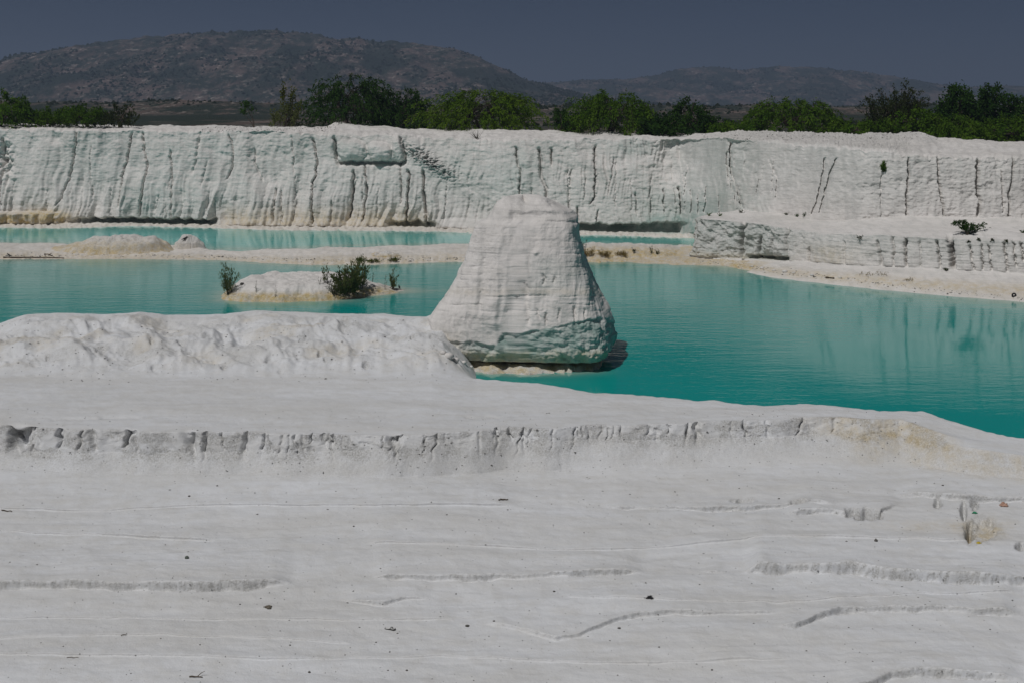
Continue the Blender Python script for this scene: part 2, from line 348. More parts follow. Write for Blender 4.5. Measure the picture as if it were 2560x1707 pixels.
    pit(2165, 1298, 34, 12, .55, 1); pit(2130, 1292, 16, 9, .25, 2); pit(2424, 1340, 12, 26, .7, 3); pit(2410, 1282, 8, 26, .45, 4); pit(2345, 1264, 10, 14, .3, 5)
    pit(2000, 1266, 22, 7, .2, 6); pit(2452, 1330, 40, 30, .16, 7); pit(2437, 1262, 10, 14, .25, 8); pit(2555, 1372, 16, 10, .3, 9); pit(1860, 1252, 26, 7, .12, 10)
    och += .5 * np.exp(-(((xg - 2460) / 60) ** 2 + ((yp - 1330) / 30) ** 2)) + .3 * np.exp(-(((xg - 2350) / 160) ** 2 + ((yp - 1322) / 14) ** 2))
    # slits in the bench crest
    for (sx, ex, sy) in ((120, 210, 1046), (240, 360, 1042), (160, 250, 1044), (1150, 1260, 1042)):
        k = np.exp(-((yp - sy - 3 * perlin(xg / 30, xg * 0, 90)) / 2.0) ** 2) * sstep(sx, sx + 20, xg) * sstep(ex, ex - 20, xg); Z -= .07 * k; rough += .5 * k
    # shelf on which the rock stack stands
    sh = np.array([W(1140, 900, .1), W(1190, 925, 0), W(1290, 933, 0), (W(1400, 931, 0)), W(1490, 924, 0), W(1520, 905, 0)])
    pa = np.interp(xs, [1100, 1180, 1290, 1400, 1490, 1530], [905, 930, 936, 934, 926, 908]) + 3 * perlin(xs / 50, xs * 0, 95)
    Yfr = F * H / (pa - HY)
    shz = 0.26 * sstep(-.15, .9, Yg - Yfr[None] + .3 * fbm(Xg * 2, Yg * 2, 3, 97)) * sstep(57, 55, Yg) + .10 * fbm(Xg * 1.5, Yg * 1.5, 3, 96)
    inx = sstep(1085, 1130, xg) * sstep(1545, 1500, xg)
    shz = -6 + (shz + 6) * inx * sstep(-.4, 0.0, Yg - Yfr[None]) * sstep(58, 56, Yg)
    och += 0.75 * inx * sstep(-.3, .2, Yg - Yfr[None]) * (shz > Z)
    rough += .6 * inx * (shz > Z)
    Z = np.maximum(Z, shz)
    Yg2 = Yg + Yoff + Ysh_
    me = grid_mesh('ground', (xg - CX) * Yg / F, Yg2, Z, (np.clip(och, 0, 1), 0 * Z, np.clip(rough, 0, 1)))
    return add('ground', me, M_GROUND, kind='structure')
G_OBJ = ground()

# ------------------------------------------------------------------ the white cliff behind the pond
def crack(D, xg_, yg_, pts, depth, wd, seed=0, wob=3.0):
    a = np.array(pts, float); a = a[np.argsort(a[:, 1])]
    y0, y1 = a[0, 1], a[-1, 1]
    cols = np.nonzero(((xg_ > a[:, 0].min() - 40) & (xg_ < a[:, 0].max() + 40)).any(0))[0]
    if len(cols) == 0: return D
    sl = slice(cols[0], cols[-1] + 1); xg = xg_[:, sl]; yg = yg_[:, sl]
    xc = np.interp(yg, a[:, 1], a[:, 0]) + wob * perlin(yg / 16, yg * 0 + seed * 3.7, 101) + .4 * wob * perlin(yg / 5, yg * 0 + seed, 102)
    tp = sstep(y0 - 4, y0 + 10, yg) * sstep(y1 + 4, y1 - 12, yg)
    wv = wd * (0.7 + .7 * np.abs(perlin(yg / 20, yg * 0 + seed * 1.3, 103)) + .25)
    D = D.copy(); D[:, sl] += .9 * depth * tp * np.exp(-np.abs((xg - xc) / (.62 * wv)) ** 2.2); return D

CLIFF_FOOT = [(-900, 114), (0, 111.5), (180, 111), (560, 109.5), (860, 108.5), (1100, 107), (1380, 103.5), (1700, 101.5), (1760, 98), (1820, 93), (1900, 89.5), (1980, 86.5), (2060, 83.5), (2150, 81), (2280, 79.3), (2560, 77.6), (3500, 72)]
def cliff():
    xs = np.concatenate([np.linspace(-900, -60, 90)[:-1], np.linspace(-60, 2620, 1280), np.linspace(2620, 3500, 90)[1:]])
    Yf = T(CLIFF_FOOT, xs)
    zf = T([(-900, .05), (1700, .05), (1800, 1.5), (1850, 2.2), (3500, 2.2)], xs)
    yl = T([(-900, 322), (0, 325), (200, 328), (500, 330), (740, 333), (840, 338), (1000, 338), (1080, 346), (1250, 350), (1450, 352), (1560, 350), (1640, 352), (1800, 350), (1920, 356), (2020, 366), (2100, 372), (2180, 376), (2260, 388), (2400, 394), (2560, 396), (3500, 400)], xs) + 3 * perlin(xs / 50, xs * 0, 110) + 2 * perlin(xs / 17, xs * 0, 111)
    slant = T([(-900, 2.4), (800, 2.2), (1400, 2.6), (1760, 2.4), (1990, 2.0), (2200, 1.3), (3500, 1.2)], xs)
    Yl = Yf + slant; zl = z_at(yl, Yl)
    yc = T([(-900, 300), (0, 308), (100, 311), (300, 315), (640, 316), (815, 319), (835, 309), (855, 307), (905, 313), (960, 314), (1010, 322), (1100, 324), (1230, 322), (1295, 325), (1310, 322), (1340, 326), (1420, 327), (1470, 331), (1510, 328), (1560, 335), (1700, 336), (1880, 329), (1980, 332), (2060, 334), (2140, 336), (2220, 334), (2270, 330), (2305, 332), (2345, 346), (2420, 349), (2560, 354), (3500, 365)], xs) + 1.2 * perlin(xs / 30, xs * 0, 112)
    Yc = Yl + T([(-900, 8), (1400, 7.5), (1800, 9), (2100, 12), (3500, 12)], xs); zc = z_at(yc, Yc)
    one = np.ones_like(xs)
    yshore = T([(-900, 566), (0, 570), (160, 572), (250, 569), (330, 566), (560, 572), (700, 577), (900, 578), (1010, 579), (1100, 580), (1300, 590), (1400, 590), (1500, 589), (1600, 592), (1700, 596), (3500, 596)], xs) + 1.6 * perlin(xs / 22, xs * 0, 113)
    Ysh = np.minimum(F * H / (yshore - HY), Yf - .3); Ysh = np.where(xs > 1740, Yf - 1, Ysh)
    segs = [(Ysh - .6, -.5 * one), (Ysh + .1, 0.06 * one), (Yf, np.maximum(zf, .16)), (Yl, zl), (Yl + .35, zl + .12), (Yl * .4 + Yc * .6, zl * .35 + zc * .65), (Yc, zc), (Yc + 6, zc - .7), (Yc + 25, 7.6 * one)]
    nr = [4, 6, 165, 5, 22, 14, 5, 4]
    Ys, Zs, S = [], [], []
    for k, (a, bb) in enumerate(zip(segs[:-1], segs[1:])):
        last = k == len(nr) - 1
        tt = np.linspace(0, 1, nr[k] + 1); tt = tt if last else tt[:-1]
        Ys.append(a[0][None] + (bb[0] - a[0])[None] * tt[:, None]); Zs.append(a[1][None] + (bb[1] - a[1])[None] * tt[:, None])
        S.append(k + tt)
    Y = np.concatenate(Ys); Z = np.concatenate(Zs); S = np.concatenate(S)[:, None] + 0 * Y
    Z[6:] = np.concatenate([Z[6:7], 0.25 * Z[6:-2] + .5 * Z[7:-1] + .25 * Z[8:], Z[-1:]])
    xg = np.broadcast_to(xs[None], Y.shape); yg = HY + F * (H - Z) / Y
    fw = sstep(1.9, 2.06, S) * sstep(3.9, 3.0, S)               # on the face
    top = sstep(3.0, 3.4, S) * sstep(7.5, 6.5, S)
    D = np.zeros_like(Y)                                         # metres pushed back into the cliff
    left = sstep(1180, 1060, xg); mid = sstep(1080, 1150, xg) * sstep(1960, 1900, xg); right = sstep(1900, 2000, xg)
    lowp = sstep(400, 520, yg)
    D += .55 * fbm(xg / 190, yg / 260, 3, 120) * (left + .7 * mid + .3 * right)
    wx = xg + 10 * perlin(xg / 70, yg / 60, 121) + np.where(xg < 1200, (yg - 430) * .16, 0)
    fl = ridged(wx / 46, yg / 420, 2, 122)                      # flutes
    D -= left * (.10 + .34 * lowp) * fl
    fl2 = ridged(wx / 17, yg / 260, 2, 123); D -= left * (.04 + .12 * lowp) * fl2
    cl = perlin(wx / 7.5, yg / 170, 124); D += mid * .11 * cl * (0.5 + sstep(-.2, .4, perlin(xg / 120, yg / 70, 125)))
    D -= mid * .10 * ridged(wx / 32, yg / 300, 2, 126)
    D += right * (.04 * perlin(wx / 9, yg / 120, 127) - .06 * ridged(wx / 60, yg / 400, 2, 128))
    st = fbm(xg / 420, yg / 6.5, 4, 130, .62); D += (.010 - .003 * right) * st
    st2 = sstep(.15, .45, fbm(xg / 160, yg / 9.0, 3, 131)); D += .014 * st2 * (left + mid + .8 * right)
    D += .05 * fbm(xg / 13, yg / 11, 4, 132, .6) + .16 * np.clip(fbm(xg / 60, yg / 45, 4, 133), 0, 1)
    rough = .35 * sstep(.05, .5, fbm(xg / 70, yg / 55, 4, 134)) * fw
    # slumped lobes and the hollows they left
    def bowl(cx, cy, rx, ry, d, sharp=.3):
        q = np.sqrt(((xg - cx) / rx) ** 2 + ((yg - cy) / ry) ** 2) + .10 * fbm(xg / 30, yg / 25, 3, 135)
        return d * sstep(1 + sharp, 1 - sharp, q)
    D += bowl(672, 370, 52, 110, .5, .25); D += bowl(1760, 395, 120, 85, .9, .34) + bowl(1735, 470, 60, 50, -.4, .4)
    D += bowl(1545, 370, 90, 40, .35, .4); D += bowl(1230, 420, 90, 80, -.6, .5)
    # the big broken-away block row under the crest, x 840..1015
    nb_ = .12 * fbm(xg / 22, yg / 16, 3, 137)
    for bx_, bw_, by_, bh_, bd_ in ((880, 37, 375, 27, 1.0), (949, 29, 379, 25, 1.1), (996, 14, 372, 32, .75), (1040, 22, 362, 18, .4)):
        e = 1 - np.abs((xg - bx_ - (yg - by_) * .12) / bw_) ** 2.8 - np.abs((yg - by_) / bh_) ** 2.8 + nb_ * 1.6
        D -= .72 * bd_ * np.clip(e, 0, 1) ** .65
    D += .9 * sstep(840, 850, xg) * sstep(1020, 1008, xg) * np.exp(-np.abs((yg - 409 - 3 * perlin(xg / 15, xg * 0, 136)) / 5) ** 2)
    # shelf rubble at x 1030..1130
    rb = np.exp(-(((xg - 1075) / 55) ** 2 + ((yg - 405 - (xg - 1075) * .55) / 20) ** 2))
    D += rb * (-.7 + 1.0 * np.abs(fbm(xg / 13, yg / 10, 3, 138))); rough += rb
    D += 1.0 * np.exp(-(((xg - 8) / 22) ** 2 + ((yg - 405) / 45) ** 2)) * (1 + .8 * fbm(xg / 15, yg / 15, 3, 139)); D += .5 * np.exp(-(((xg - 140) / 12) ** 2 + ((yg - 345) / 14) ** 2))
    cr = [([(4, 345), (2, 450), (5, 522)], .8, 3.5), ([(196, 323), (190, 356), (181, 411), (170, 455), (154, 498), (141, 520)], .55, 3), ([(330, 327), (318, 374), (313, 407), (303, 433), (300, 495), (298, 520)], .6, 3),
          ([(354, 327), (360, 381), (369, 418), (362, 455), (355, 495), (347, 545)], .6, 3), ([(426, 374), (431, 436), (432, 495), (431, 552)], .55, 2.6), ([(572, 334), (580, 381), (578, 425), (565, 451)], .5, 2.6), ([(633, 370), (636, 414), (658, 458)], .35, 3),
          ([(782, 345), (788, 381), (793, 400), (790, 436), (782, 458), (781, 495), (784, 566)], .8, 3.2), ([(687, 469), (689, 502), (684, 562)], .6, 3), ([(702, 473), (704, 509), (709, 562)], .5, 2.6), ([(836, 340), (838, 370), (842, 412)], .9, 4.5),
          ([(885, 425), (883, 465), (879, 517), (874, 550)], .9, 3.8), ([(912, 411), (916, 447), (916, 495), (907, 556)], .8, 3.2), ([(1000, 407), (1004, 455), (1003, 512)], .5, 2.8), ([(1022, 425), (1024, 451), (1019, 509), (1015, 566)], .9, 3.6), ([(1058, 425), (1060, 473), (1064, 517), (1069, 566)], 1.1, 4),
          ([(1000, 340), (1013, 385), (1016, 410)], .8, 4), ([(1289, 367), (1294, 411), (1301, 429), (1299, 490)], .8, 3.5), ([(1345, 370), (1353, 411), (1354, 444), (1365, 473), (1369, 500)], .8, 5), ([(1378, 370), (1379, 418)], .8, 3.5), ([(1490, 363), (1486, 396), (1489, 436), (1486, 495), (1475, 512)], .8, 3.2),
          ([(1442, 517), (1446, 565)], .7, 3.5), ([(1497, 524), (1490, 565)], .5, 2.6), ([(1832, 352), (1833, 418), (1846, 482), (1858, 527)], .8, 3.6), ([(1822, 380), (1826, 440), (1842, 510)], .6, 2.6), ([(1767, 463), (1762, 537)], .7, 3), ([(1728, 473), (1728, 535)], .7, 3), ([(1698, 468), (1705, 545)], .8, 3.4), ([(1797, 487), (1798, 540)], .7, 3), ([(1660, 470), (1662, 540)], .5, 2.6), ([(1743, 480), (1745, 540)], .5, 2.2),
          ([(2063, 394), (2058, 443), (2041, 507), (2031, 540)], .6, 3.2), ([(2093, 394), (2076, 438), (2056, 507), (2049, 535)], .6, 2.8), ([(2270, 392), (2272, 438), (2267, 487), (2270, 550)], .9, 3.6), ([(2344, 392), (2344, 433), (2352, 482), (2364, 545)], .7, 3.4), ([(2443, 394), (2443, 448), (2448, 497), (2450, 545)], 1.0, 4.6), ([(2534, 394), (2534, 428), (2523, 482), (2524, 550)], .7, 3.4), ([(2502, 423), (2510, 535)], .4, 2.2), ([(2205, 430), (2203, 545)], .25, 2.2), ([(1925, 400), (1945, 450), (1940, 500)], .3, 3),
          ([(2640, 400), (2650, 545)], .8, 4), ([(-40, 340), (-48, 540)], .7, 4), ([(228, 360), (226, 440), (232, 500)], .25, 2.4), ([(500, 330), (492, 400), (480, 440)], .3, 5), ([(520, 400), (505, 470)], .2, 3), ([(730, 340), (735, 440)], .3, 3), ([(1120, 440), (1110, 560)], .3, 2.4), ([(1420, 420), (1422, 500)], .3, 2.4), ([(1330, 470), (1325, 560)], .3, 3), ([(1590, 480), (1592, 545)], .4, 2.4), ([(1625, 470), (1630, 540)], .4, 2.4), ([(1540, 400), (1538, 520)], .25, 2.4)]
    C = np.zeros_like(D)
    for i, (p, d, wd) in enumerate(cr): C = crack(C, xg, yg, p, d, wd, i)
    rs = np.random.default_rng(5)                               # lesser fissures in the lower flutes
    for i in range(64):
        x0 = rs.uniform(-40, 1110) if i < 40 else rs.uniform(1390, 1960); ya = rs.uniform(430, 510) if x0 < 1100 else rs.uniform(380, 500); ln = rs.uniform(40, 110)
        C = crack(C, xg, yg, [(x0, ya), (x0 - ln * rs.uniform(-.02, .18), min(562, ya + ln))], rs.uniform(.08, .34), rs.uniform(1.6, 3.0), 200 + i)
    D += np.clip(C, 0, 1.3)
    # undercut at the waterline
    uc = T([(-900, 0), (60, 0), (170, .2), (240, 1), (520, 1.1), (550, 0), (960, 0), (990, .8), (1080, .8), (1100, 0), (1370, .2), (1400, 1), (1560, 1.2), (1600, .9), (1700, 1.0), (1720, .3), (1740, 0), (3500, 0)], xg)
    ub = T([(-900, 552), (240, 549), (540, 552), (960, 556), (1090, 558), (1380, 562), (1560, 566), (1700, 560), (3500, 560)], xg) + 5 * fbm(xg / 24, xg * 0, 3, 140)
    D += 1.7 * uc * sstep(ub - 7, ub + 4, yg)
    D -= sstep(165, 120, xg) * sstep(527, 533, yg) * (1.3 + .5 * fbm(xg / 26, yg / 60, 2, 146))
    # rounded foot and base slope elsewhere; rounded lip
    D -= .7 * (1 - np.clip(uc, 0, 1)) * sstep(545, 572, yg) * (xg < 1740)
    D = D * fw
    Y2 = Y + D - .0 * top
    Z2 = Z + top * (.14 * fbm(xg / 75, Y * .35, 4, 141) + .05 * fbm(xg / 16, Y * 1.2, 3, 142)) - .12 * fw * sstep(2.9, 3.0, S) * 0
    shelf = sstep(.6, 1.0, S) * sstep(2.05, 1.9, S)
    Z2 += shelf * .14 * fbm(xg / 14, Y * 1.1, 3, 143)
    gul = sstep(2.85, 3.0, S) * sstep(4.6, 3.2, S)
    Z2 -= gul * .35 * np.clip(C, 0, 1) + gul * .22 * np.clip(fbm(xg / 22, Y * .7, 3, 144), 0, 1)
    Z2 += .5 * np.exp(-(((xg - 900) / 45) ** 2)) * sstep(4.5, 5.5, S) * sstep(7, 6, S) * 0
    # rubble along the right crest
    rr = sstep(1700, 1900, xg) * sstep(2330, 2240, xg) * sstep(3.3, 4.2, S) * sstep(6.5, 5.6, S); Z2 += rr * .18 * np.abs(fbm(xg / 10, Y * 1.6, 3, 145)); rough += rr * .8
    och = fw * (.6 * sstep(500, 558, yg) * sstep(530, 580, xg) * sstep(1120, 1000, xg) + .95 * sstep(520, 545, yg) * sstep(200, 120, xg)) + .9 * np.exp(-(((xg - 120) / 70) ** 2 + ((yg - 545) / 22) ** 2)) * fw
    och += .25 * shelf
    teal = fw * (.75 * uc * sstep(ub - 14, ub + 2, yg) + .5 * np.exp(-(((xg - 1300) / 60) ** 2 + ((yg - 430) / 55) ** 2)) + .55 * np.exp(-(((xg - 1580) / 50) ** 2 + ((yg - 372) / 20) ** 2)) + .7 * np.exp(-(((xg - 1680) / 60) ** 2 + ((yg - 560) / 24) ** 2)) + .4 * sstep(1550, 1620, xg) * sstep(1960, 1860, xg) * sstep(450, 490, yg)
            + .35 * np.exp(-(((xg - 1850) / 60) ** 2 + ((yg - 420) / 60) ** 2)) + .18 * sstep(250, 330, xg) * sstep(560, 450, xg) * sstep(440, 480, yg) + .35 * np.exp(-(((xg - 1120) / 60) ** 2 + ((yg - 430) / 40) ** 2)) + .5 * np.exp(-(((xg - 860) / 40) ** 2 + ((yg - 375) / 22) ** 2)))
    teal = teal * (.85 + .4 * sstep(530, 550, yg))
    X = (xg - CX) * Y / F
    me = grid_mesh('cliff', X, Y2, Z2, (np.clip(och, 0, 1), np.clip(teal, 0, 1), np.clip(rough, 0, 1)))
    return add('cliff', me, M_ROCK, kind='structure')
cliff()

# ------------------------------------------------------------------ the lower ledge on the right with its beach
def ledge():
    fr = [(1840, 92, 540, .8), (1790, 89.8, 545, .6), (1748, 87.6, 600, .3), (1735, 86.2, 640, .3), (1760, 85.2, 0, 0), (1850, 83.6, 0, 0), (1950, 81.6, 0, 0), (2050, 78.6, 0, 0), (2130, 76.6, 0, 0), (2250, 74.6, 0, 0), (2400, 72.9, 0, 0), (2560, 71.6, 0, 0), (2900, 69, 0, 0), (3300, 67, 0, 0)]
    fr = [(a, b) for a, b, _, _ in fr]
    P = np.array([((x - CX) * Y / F, Y) for x, Y in fr])
    seg = np.r_[0, np.cumsum(np.hypot(*np.diff(P, axis=0).T))]
    n = 760
    # denser in view
    ss = np.linspace(0, seg[-1], n)
    PX = np.interp(ss, seg, P[:, 0]); PY = np.interp(ss, seg, P[:, 1])
    for _ in range(14): PX[1:-1] = .25 * PX[:-2] + .5 * PX[1:-1] + .25 * PX[2:]; PY[1:-1] = .25 * PY[:-2] + .5 * PY[1:-1] + .25 * PY[2:]
    tx = np.gradient(PX); ty = np.gradient(PY); L = np.hypot(tx, ty); nx, ny = ty / L, -tx / L          # outward (towards the pond)
    nx, ny = nx, ny
    s = np.sign(ny[n // 2]); nx, ny = nx * -s, ny * -s
    xp = CX + F * PX / PY
    zt = T([(0, 2.9), (6, 2.95), (12, 2.8), (15.5, 2.65), (18, 2.6), (22, 2.85), (60, 3.0)], ss) + .05 * perlin(ss / 1.2, ss * 0, 150)
    zt = zt - .5 * sstep(1.2, 0, ss)
    zb = T([(0, .2), (9, .22), (14, .45), (18, .75), (24, 1.03), (60, 1.1)], ss)
    # shore
    ysh = T([(1735, 655), (1850, 665), (2000, 689), (2150, 711), (2300, 731), (2560, 756), (3300, 800)], xp)
    Ysh = F * H / (ysh - HY) ; dsh = np.maximum(.6, (PY - Ysh) / np.maximum(-ny, .3)); dsh = np.where(ss < 3, .9, dsh); dsh = np.convolve(np.pad(dsh, 45, 'edge'), np.ones(91) / 91, 'valid') + .12 * perlin(ss / 1.4, ss * 0, 151)
    bp = np.interp(ss, [0, 5, 14, 20, seg[-1]], [1880, 1900, 2030, 2230, 3330]); by = T(CLIFF_FOOT, bp) + 2.5; bx = (bp - CX) * by / F
    rows_off, rows_z, kind = [], [], []
    nb, nf, ntp = 36, 84, 46
    XX, YY, ZZ, SS = [], [], [], []
    for t in np.linspace(0, 1, nb)[:-1]:
        d = dsh * (1 - t) + .0; z = zb * t ** .8 - .12 * (1 - t) ** 6 - .02
        XX.append(PX + nx * (d + .35)); YY.append(PY + ny * (d + .35)); ZZ.append(z); SS.append(0 * ss + t)
    for t in np.linspace(0, 1, nf)[:-1]:
        ins = .55 * t - .35; XX.append(PX - nx * ins); YY.append(PY - ny * ins); ZZ.append(zb + (zt - zb) * (1 - (1 - t) ** 1.05)); SS.append(1 + 0 * ss + t)
    ex, ey = PX - nx * .2, PY - ny * .2
    for t in np.linspace(0, 1, ntp):
        XX.append(ex + (bx - ex) * t); YY.append(ey + (by - ey) * t); ZZ.append(zt + (3.05 + .85 * sstep(14, 22, ss) - zt) * t + .06 * sstep(0, .06, t)); SS.append(2 + 0 * ss + t)
    X, Y, Z, S = map(np.array, (XX, YY, ZZ, SS))
    for _ in range(2): Z[nb:-1] = .25 * Z[nb - 1:-2] + .5 * Z[nb:-1] + .25 * Z[nb + 1:]
    xg = CX + F * X / Y; yg = HY + F * (H - Z) / Y
    sg = np.broadcast_to(ss[None], S.shape)
    fw = sstep(1.0, 1.05, S) * sstep(2.06, 1.98, S); beach = sstep(1.02, .9, S); top = sstep(2.02, 2.1, S)
    blocky = sstep(16.5, 13.5, sg)
    D = .32 * fbm(sg / 2.2, Z / 1.6, 4, 152, .55) * (.35 + .65 * blocky) + .10 * fbm(sg / .5, Z / .5, 4, 153, .6) * (.4 + .6 * blocky) + .22 * blocky * np.abs(fbm(sg / 1.3 + Z * .5, Z / 1.1, 3, 154))
    D += .018 * fbm(sg / 9, Z / .16, 4, 155, .6) * (1.2 - .5 * blocky) + .05 * perlin(sg / .55, Z / 3, 156)
    D -= .06 * ridged(sg / 2.3, Z / 7, 2, 157)
    C = 0 * D
    for i, (p, d, wd) in enumerate([([(1862, 548), (1852, 601), (1850, 655)], .9, 6), ([(1899, 590), (1893, 627), (1884, 664)], .7, 4), ([(1972, 565), (1969, 597), (1965, 645)], .6, 4), ([(2019, 620), (2020, 668)], .6, 4), ([(1930, 590), (1925, 650)], .35, 3), ([(2234, 590), (2234, 674)], .5, 3.2), ([(2264, 592), (2265, 674)], .8, 4),
                                       ([(2374, 588), (2380, 642), (2384, 684)], 1.5, 8), ([(2342, 600), (2353, 675)], .6, 3.5), ([(2426, 612), (2436, 682)], .45, 3.2), ([(2454, 610), (2458, 682)], .5, 3.2), ([(2471, 612), (2481, 682)], .5, 3), ([(2510, 602), (2522, 684)], .6, 3.6), ([(2533, 602), (2540, 670)], .5, 3.2), ([(2552, 602), (2562, 660)], .6, 4), ([(2300, 600), (2302, 676)], .25, 2.5), ([(2195, 600), (2205, 670)], .45, 4), ([(2110, 600), (2112, 668)], .25, 3)]):
        C = crack(C, xg, yg, p, d, wd, 300 + i)
    D += C
    uc = sstep(2.5, 3.2, sg) * sstep(6.0, 5.2, sg) + sstep(11.5, 12.0, sg) * sstep(15.4, 14.8, sg)
    D += .7 * uc * sstep(.42, .18, (Z - zb[None]) + .12 * perlin(sg / .8, sg * 0, 158))
    D += .5 * np.exp(-(((xg - 2205) / 9) ** 2 + ((yg - 645) / 9) ** 2)) * 0
    X2 = X - nx[None] * D * fw; Y2 = Y - ny[None] * D * fw
    Z2 = Z + beach * (.06 * fbm(X * .8, Y * .8, 4, 159) + .10 * sstep(.25, .6, S) * sstep(14.5, 11, sg) * np.abs(fbm(X * 2.2, Y * 2.2, 3, 160))) + top * (.10 * fbm(X * .25, Y * .4, 4, 161) + .02 * fbm(X * 2, Y * 2, 3, 162))
    Z2 -= .5 * np.clip(C, 0, 1) * sstep(1.9, 2.0, S) * sstep(2.12, 2.02, S)
    Z2 += .4 * np.exp(-(((xg - 2470) / 70) ** 2)) * np.exp(-((S - 2.14) / .09) ** 2)
    rough = .6 * fw * blocky + .5 * beach * sstep(14.5, 11, sg) + .3 * fw
    och = beach * (.75 * sstep(15, 11.5, sg) + .55 * np.exp(-((S - .35) / .22) ** 2) * (sg > 11)) + .35 * fw * sstep(1.25, 1.05, S) * blocky + .3 * fw * np.exp(-((sg - 18.5) / 2.0) ** 2) * sstep(1.8, 1.3, S)
    teal = fw * (.28 * blocky + .5 * uc * sstep(1.35, 1.05, S))
    me = grid_mesh('rock_ledge', X2, Y2, Z2, (np.clip(och, 0, 1), np.clip(teal, 0, 1), np.clip(rough, 0, 1)), flip=True)
    return add('rock_ledge', me, M_ROCK, kind='structure')
ledge()

# ------------------------------------------------------------------ the sand spit across the pond
def spit():
    xs = np.linspace(-500, 1765, 900)
    yf = T([(-500, 647), (0, 649), (300, 648), (550, 651), (700, 660), (780, 663), (900, 663), (1000, 660), (1100, 656), (1380, 653), (1450, 656), (1600, 654), (1765, 656)], xs) + 1.5 * perlin(xs / 28, xs * 0, 170) + .8 * perlin(xs / 9, xs * 0, 171)
    yb = T([(-500, 606), (0, 609), (80, 607), (180, 611), (440, 614), (520, 624), (600, 628), (650, 625), (760, 622), (850, 616), (900, 618), (1000, 614), (1150, 611), (1300, 609), (1450, 611), (1500, 614), (1765, 620)], xs) + 1.0 * perlin(xs / 40, xs * 0, 172)
    zc = T([(-500, .55), (0, .55), (200, .45), (520, .3), (600, .3), (680, .5), (850, .75), (1000, .7), (1200, .7), (1400, .5), (1450, .55), (1660, .35), (1715, -.15), (1765, -.3)], xs)
    Yf = F * H / (yf - HY); Yb = depth_z(yb, zc)
    n = 64; t = np.linspace(0, 1, n)[:, None]
    Y = Yf[None] - .5 + (Yb - Yf + 1.8)[None] * t
    fr = np.clip((Y - Yf[None]) / (Yb - Yf)[None], -1, 2)
    Z = zc[None] * (sstep(-.05, .35, fr) * .45 + .55 * sstep(.2, .95, fr)) - .15 * sstep(.02, -.1, fr)
    Z = np.where(fr > 1, zc[None] - (fr - 1) * (Yb - Yf)[None] * .7, Z)
    xg = np.broadcast_to(xs[None], Y.shape); X = (xg - CX) * Y / F
    Z += .07 * fbm(X * .5, Y * .6, 4, 173) * sstep(0, .2, fr) + .025 * fbm(X * 3, Y * 3, 3, 174)
    k = np.exp(-((fr - .28 - .08 * perlin(xg / 60, xg * 0, 175)) / .06) ** 2) * sstep(-.1, .3, perlin(xg / 45, xg * 0, 176)); Z += .09 * k * fbm(xg / 7, Y * 2, 2, 177)
    ysl = sstep(1440, 1480, xg); Z += ysl * (.16 * sstep(.1, .35, fr) + .12 * np.abs(fbm(X * 1.4, Y * 1.4, 3, 178)))
    och = np.clip(.40 * sstep(.55, .1, fr) + .15 + ysl * .8 * sstep(.9, .4, fr), 0, 1)
    me = grid_mesh('sand_spit', X, Y, Z, (och, 0 * Z, np.clip(.5 * k + .5 * ysl, 0, 1)))
    return add('sand_spit', me, M_ROCK, kind='structure')
spit()

def polar(name, cx, cy, outline, prof, n=220, m=70, seed=0, amp=.1, fr=1.0, och_f=None, teal_f=None, rough_f=None, zbase=0.0, wob=.07):
    """a lump given by its outline (world XY) and its height as a function of (t = 0 centre..1 rim, X, Y)"""
    o = np.array(outline, float); ang = np.arctan2(o[:, 1] - cy, o[:, 0] - cx); r = np.hypot(o[:, 0] - cx, o[:, 1] - cy)
    i = np.argsort(ang); ang, r = ang[i], r[i]
    th = np.linspace(-np.pi, np.pi, n, endpoint=False)
    rr = np.interp(th, np.r_[ang[-1] - 2 * np.pi, ang, ang[0] + 2 * np.pi], np.r_[r[-1], r, r[0]])
    for _ in range(2): rr = .25 * np.roll(rr, 1) + .5 * rr + .25 * np.roll(rr, -1)
    rr = rr * (1 + wob * fbm(np.cos(th) * 3 + seed, np.sin(th) * 3, 4, seed + 500))
    t = np.linspace(1.06, 0.0, m)[:, None]
    X = cx + np.cos(th)[None] * rr[None] * t; Y = cy + np.sin(th)[None] * rr[None] * t
    tt = t + 0 * X
    Z = zbase + prof(tt, X, Y); ed = sstep(1.0, .9, tt)
    Z += amp * fbm(X * fr, Y * fr, 5, seed + 510, .55) * ed
    z0 = np.zeros_like(Z)
    me = grid_mesh(name, X, Y, Z, (och_f(tt, X, Y, Z) if och_f else z0, teal_f(tt, X, Y, Z) if teal_f else z0, rough_f(tt, X, Y, Z) if rough_f else z0), wrap=True)
    return me

